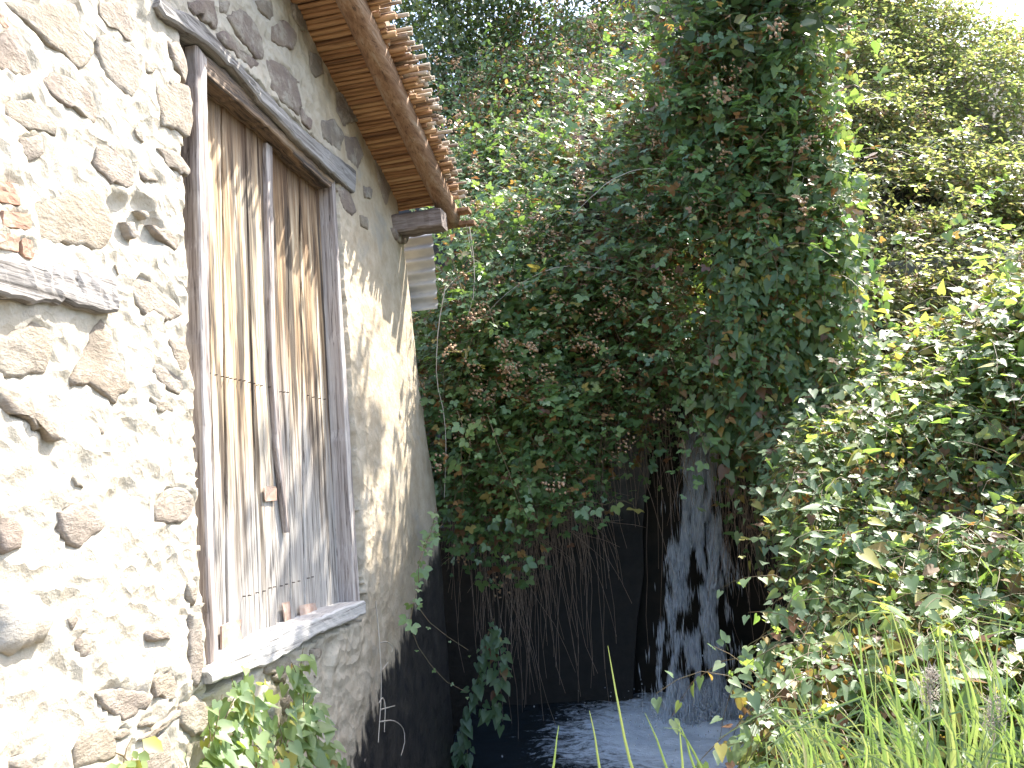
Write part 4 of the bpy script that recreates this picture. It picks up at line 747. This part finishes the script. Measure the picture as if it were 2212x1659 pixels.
vine('bindweed_vine', 'blue-green bindweed vine dangling alone in front of the dark water channel', lines_on(at5(5.0), CW, [[(400, 700), (360, 800), (340, 950), (290, 1100), (250, 1230), (210, 1360), (170, 1500), (120, 1680)], [(390, 740), (440, 830), (460, 950), (430, 1100), (410, 1220), (450, 1360)], [(370, 780), (330, 900), (310, 1040), (270, 1150)], [(350, 1220), (340, 1280), (360, 1330)], [(240, 1480), (225, 1560), (235, 1640)], [(390, 780), (400, 920), (400, 1060)]]),
     'bind', 'arrow', .062, .034, 406, (-1.2, 5.0, .3), (.2, -1, .2), .012, brown=.02, lo=.0, hi=.3, per=2)
for lb, ls, y in (('pale bare bramble cane running down past the cane eave tips', [CB([(40, 440), (110, 600), (180, 830), (270, 1040), (340, 1270), (380, 1420), (430, 1680)])], 4.95), ('long arching bramble cane hanging beside the corrugated sheet', [CD([(235, 330), (200, 520), (185, 650), (180, 900), (220, 1080), (235, 1300), (225, 1600)])], 5.05), ('hooked bare bramble cane in front of the hanging curtain', [CD([(265, 170), (320, 330), (365, 500), (405, 600), (380, 700), (310, 810), (200, 900)])], 5.2),
                 ('thin straight bramble cane hanging from the sunlit brambles', [CD([(370, -40), (400, 180), (405, 300), (395, 420), (365, 520)])], 5.1), ('arching bramble cane with leaves crossing the shaded thicket', [CD([(1250, 520), (1330, 370), (1450, 270), (1600, 240), (1810, 280)])], 5.4), ('bramble cane slanting across the grey culvert wall', [CD([(1180, 1300), (1300, 1180), (1420, 920), (1560, 780)])], 5.7)):
    vine('bramble_cane', lb, [np.array([ay(u, v, y) for u, v in l]) for l in ls], 'bramble', 'tri', .04, .11, 410+int(y*100), ay(*ls[0][-1], y), (.2, -.9, .4), .01, brown=0, lo=.4, stemmat='pale' if y < 5.2 else 'stem', r0=.004, group='bramble canes hanging by the house corner')
tw = thing('dry_twig', 'pale dry forked twig hanging against the stained wall below the sill', 'twig', (-1.42, 4.0, .5))
for l in ([(1150, 690), (1172, 930), (1182, 1200), (1165, 1510)], [(1178, 930), (1220, 928), (1250, 960), (1243, 985)], [(1190, 1085), (1222, 1045)], [(1170, 1280), (1190, 1252), (1205, 1300), (1200, 1450)], [(1172, 1390), (1255, 1385), (1310, 1430), (1318, 1510), (1298, 1585)], [(1178, 1320), (1262, 1297)]):
    V, f = tubes(curve(np.array([ax(u, v, WX+.07) for u, v in C6(l)]), 14), .0035, .002, 4); part('twig', tw, V, f, M['pale'], True)
# --- dead stems hanging in a fringe under the bramble curtain
ds = thing('dead_stems', 'fringe of dead brown stems hanging under the bramble curtain over dark water', 'dry vine', (-1.1, 6.0, 1.3)); r = np.random.default_rng(500); m = 560
x = r.uniform(-1.6, -.55, m); x = np.where(r.random(m) < .25, r.uniform(-.6, .5, m), x); z = bottomA(x)+r.uniform(-.15, .35, m); yv = 5.75+r.uniform(0, .5, m)
P = canes(np.column_stack([x, yv, z]), np.column_stack([r.normal(0, .22, m), r.normal(0, .2, m), -1+0*x]), r.gamma(4, .19, m)+.15*np.where(x > -.5, .8, 1), 9, .22, .09, 501)
order = np.argsort(P[:, -1, 2])[::-1]
for i in r.permutation(m)[:260]:
    V, f = tubes(P[i], .0024*r.uniform(.7, 1.3), .0012, 3); part('stem', ds, V, f, M['dry'])
stems(ds, P[260:], .0024, .0012, 'dry')
Q = canes(np.column_stack([r.uniform(-1.4, -.7, 90), 5.8+r.uniform(0, .4, 90), r.uniform(1.2, 1.7, 90)]), np.column_stack([r.normal(0, 1, 90), r.normal(0, .3, 90), r.normal(-.2, .4, 90)]), r.uniform(.3, .6, 90), 7, .08, .12, 502); stems(ds, Q, .003, .0012, 'dry', 'tangle')
d2 = thing('dead_stems', 'thin rusty dead stems hanging beside the right side of the waterfall', 'dry vine', (.7, 5.6, 1)); m = 110; x = r.uniform(.4, .8, m)
stems(d2, canes(np.column_stack([x, 5.6+r.uniform(0, .3, m), r.uniform(1.4, 2.2, m)]), np.column_stack([r.normal(0, .4, m), r.normal(0, .2, m), -1+0*x]), r.uniform(.5, 1.1, m), 9, .2, .1, 503), .0024, .001, 'dry')
rg_ = thing('torn_rag', 'small torn pale rag caught in the stems beside the culvert mouth', 'rag', ay(1252, 1020, 5.9))
L = np.array([ay(u, v, 5.9) for u, v in CD([(1045, 1370), (1035, 1430), (1040, 1490), (1030, 1535)])]); L = curve(L, 14); wv = np.linspace(-1, 1, 5); V = L[:, None]+np.stack([wv[None]*(.022+.014*fbm(np.column_stack([np.arange(14)*.8, np.zeros(14), np.zeros(14)]), 2)[:, None]), .02*fbm(np.stack([np.arange(14)[:, None]*.5+wv*0, wv[None]*2+np.zeros((14, 1)), np.zeros((14, 5))], -1), 2), np.zeros((14, 5))], -1)
part('cloth', rg_, V, grid_faces(14, 5), M['rag'], True)
# --- sedges
def blade(parent, pts, w_, lev, n=9):
    L = curve(np.array(pts), n); T = nrm(np.gradient(L, axis=0)); sd = nrm(np.cross(T, EYE-L)+.25*np.cross(T, [0, 0, 1.0])); tw_ = np.linspace(1, .05, n)[:, None]**.7
    nm = nrm(np.cross(sd, T)); V = np.stack([L-sd*w_*tw_, L-nm*w_*.35*tw_, L+sd*w_*tw_], 1); part('blade', parent, V, grid_faces(n, 3), M['grass'], False, None, None, lev)
g1 = thing('sedge', 'few tall sedge blades rising in front of the pool at the bottom edge', 'grass', (0, 2.5, 0), 'sedge tufts along the bank')
for l in ([(1420, 1790), (1365, 1659), (1335, 1520), (1313, 1395)], [(1320, 1780), (1295, 1659), (1285, 1590), (1273, 1535)], [(1170, 1780), (1195, 1659), (1202, 1600), (1207, 1567)], [(1490, 1780), (1440, 1659), (1420, 1600), (1393, 1540)], [(1560, 1780), (1515, 1659), (1470, 1580), (1435, 1572)], [(1560, 1760), (1500, 1659), (1480, 1590), (1455, 1550)], [(1480, 1790), (1475, 1659), (1470, 1600), (1468, 1560)]):
    blade(g1, [ay(u, v, 2.45) for u, v in l], .006, rng.choice([.3, .5, .6, .7]))
r = np.random.default_rng(600)
for k, (lb, u0, u1, v0, v1, yy, nb_) in enumerate((('loose sedge blades scattered along the left foot of the lower mound', 1640, 1900, 1560, 1650, 2.3, 40), ('sedge tuft leaning left out of the lower mound beside the pool', 1660, 1800, 1480, 1600, 2.25, 26), ('tall blue-green sedge tuft in the middle of the lower mound', 1820, 1960, 1280, 1560, 2.3, 26), ('dense upright sedge at the right edge under the bindweed mound', 1990, 2230, 1280, 1600, 2.35, 44), ('short sunlit sedge in the bottom right corner of the bank', 1850, 2230, 1480, 1650, 2.15, 56))):
    t = thing('sedge', lb, 'grass', ay((u0+u1)/2, 1700, yy), 'sedge tufts along the bank')
    for i in range(nb_):
        ut, vt = r.uniform(u0, u1), r.uniform(v0, v1); y_ = yy+r.uniform(-.2, .2); ub = ut+r.normal(55 if k != 3 else 10, 30); bt = ay(ub+10, 1720+r.uniform(-20, 30), y_); tp = ay(ut, vt, y_+r.normal(0, .08)); md = (bt+tp)/2+np.array([r.normal(.02, .02), 0, .02])
        if r.random() < .38: tp2 = tp+np.array([r.normal(0, .12), -.04, -r.uniform(.01, .12)]); pts = [bt, md, tp, tp2]
        else: pts = [bt, md, tp]
        blade(t, pts, r.uniform(.0018, .0058), round(r.random()*10)/10)
for lb, a, b, y_ in (('feathery grey seed head leaning over the bottom right sedges', (2120, 1690), (2150, 1540), 2.2), ('slim seed head on a tall stalk among the middle sedges', (1985, 1700), (2010, 1480), 2.3)):
    p0, p1 = ay(*a, y_), ay(*b, y_); t = thing('seed_stalk', lb, 'grass', p0); V, f = tubes(curve(np.array([p0, (p0+p1)/2+(.01, 0, 0), p1]), 8), .002, .0012, 4); part('stalk', t, V, f, M['pale'], True)
    n_ = 170; s_ = r.random(n_); c = p1+(p1-p0)/np.linalg.norm(p1-p0)*(s_[:, None]*.09-.05)+r.normal(0, .010, (n_, 3)); e = c+r.normal(0, .012, (n_, 3))+np.array([0, 0, .012]); V, f = tubes(np.stack([c, e], 1), .0012, .0004, 3); part('seed_head', t, V, f, M['plume'])
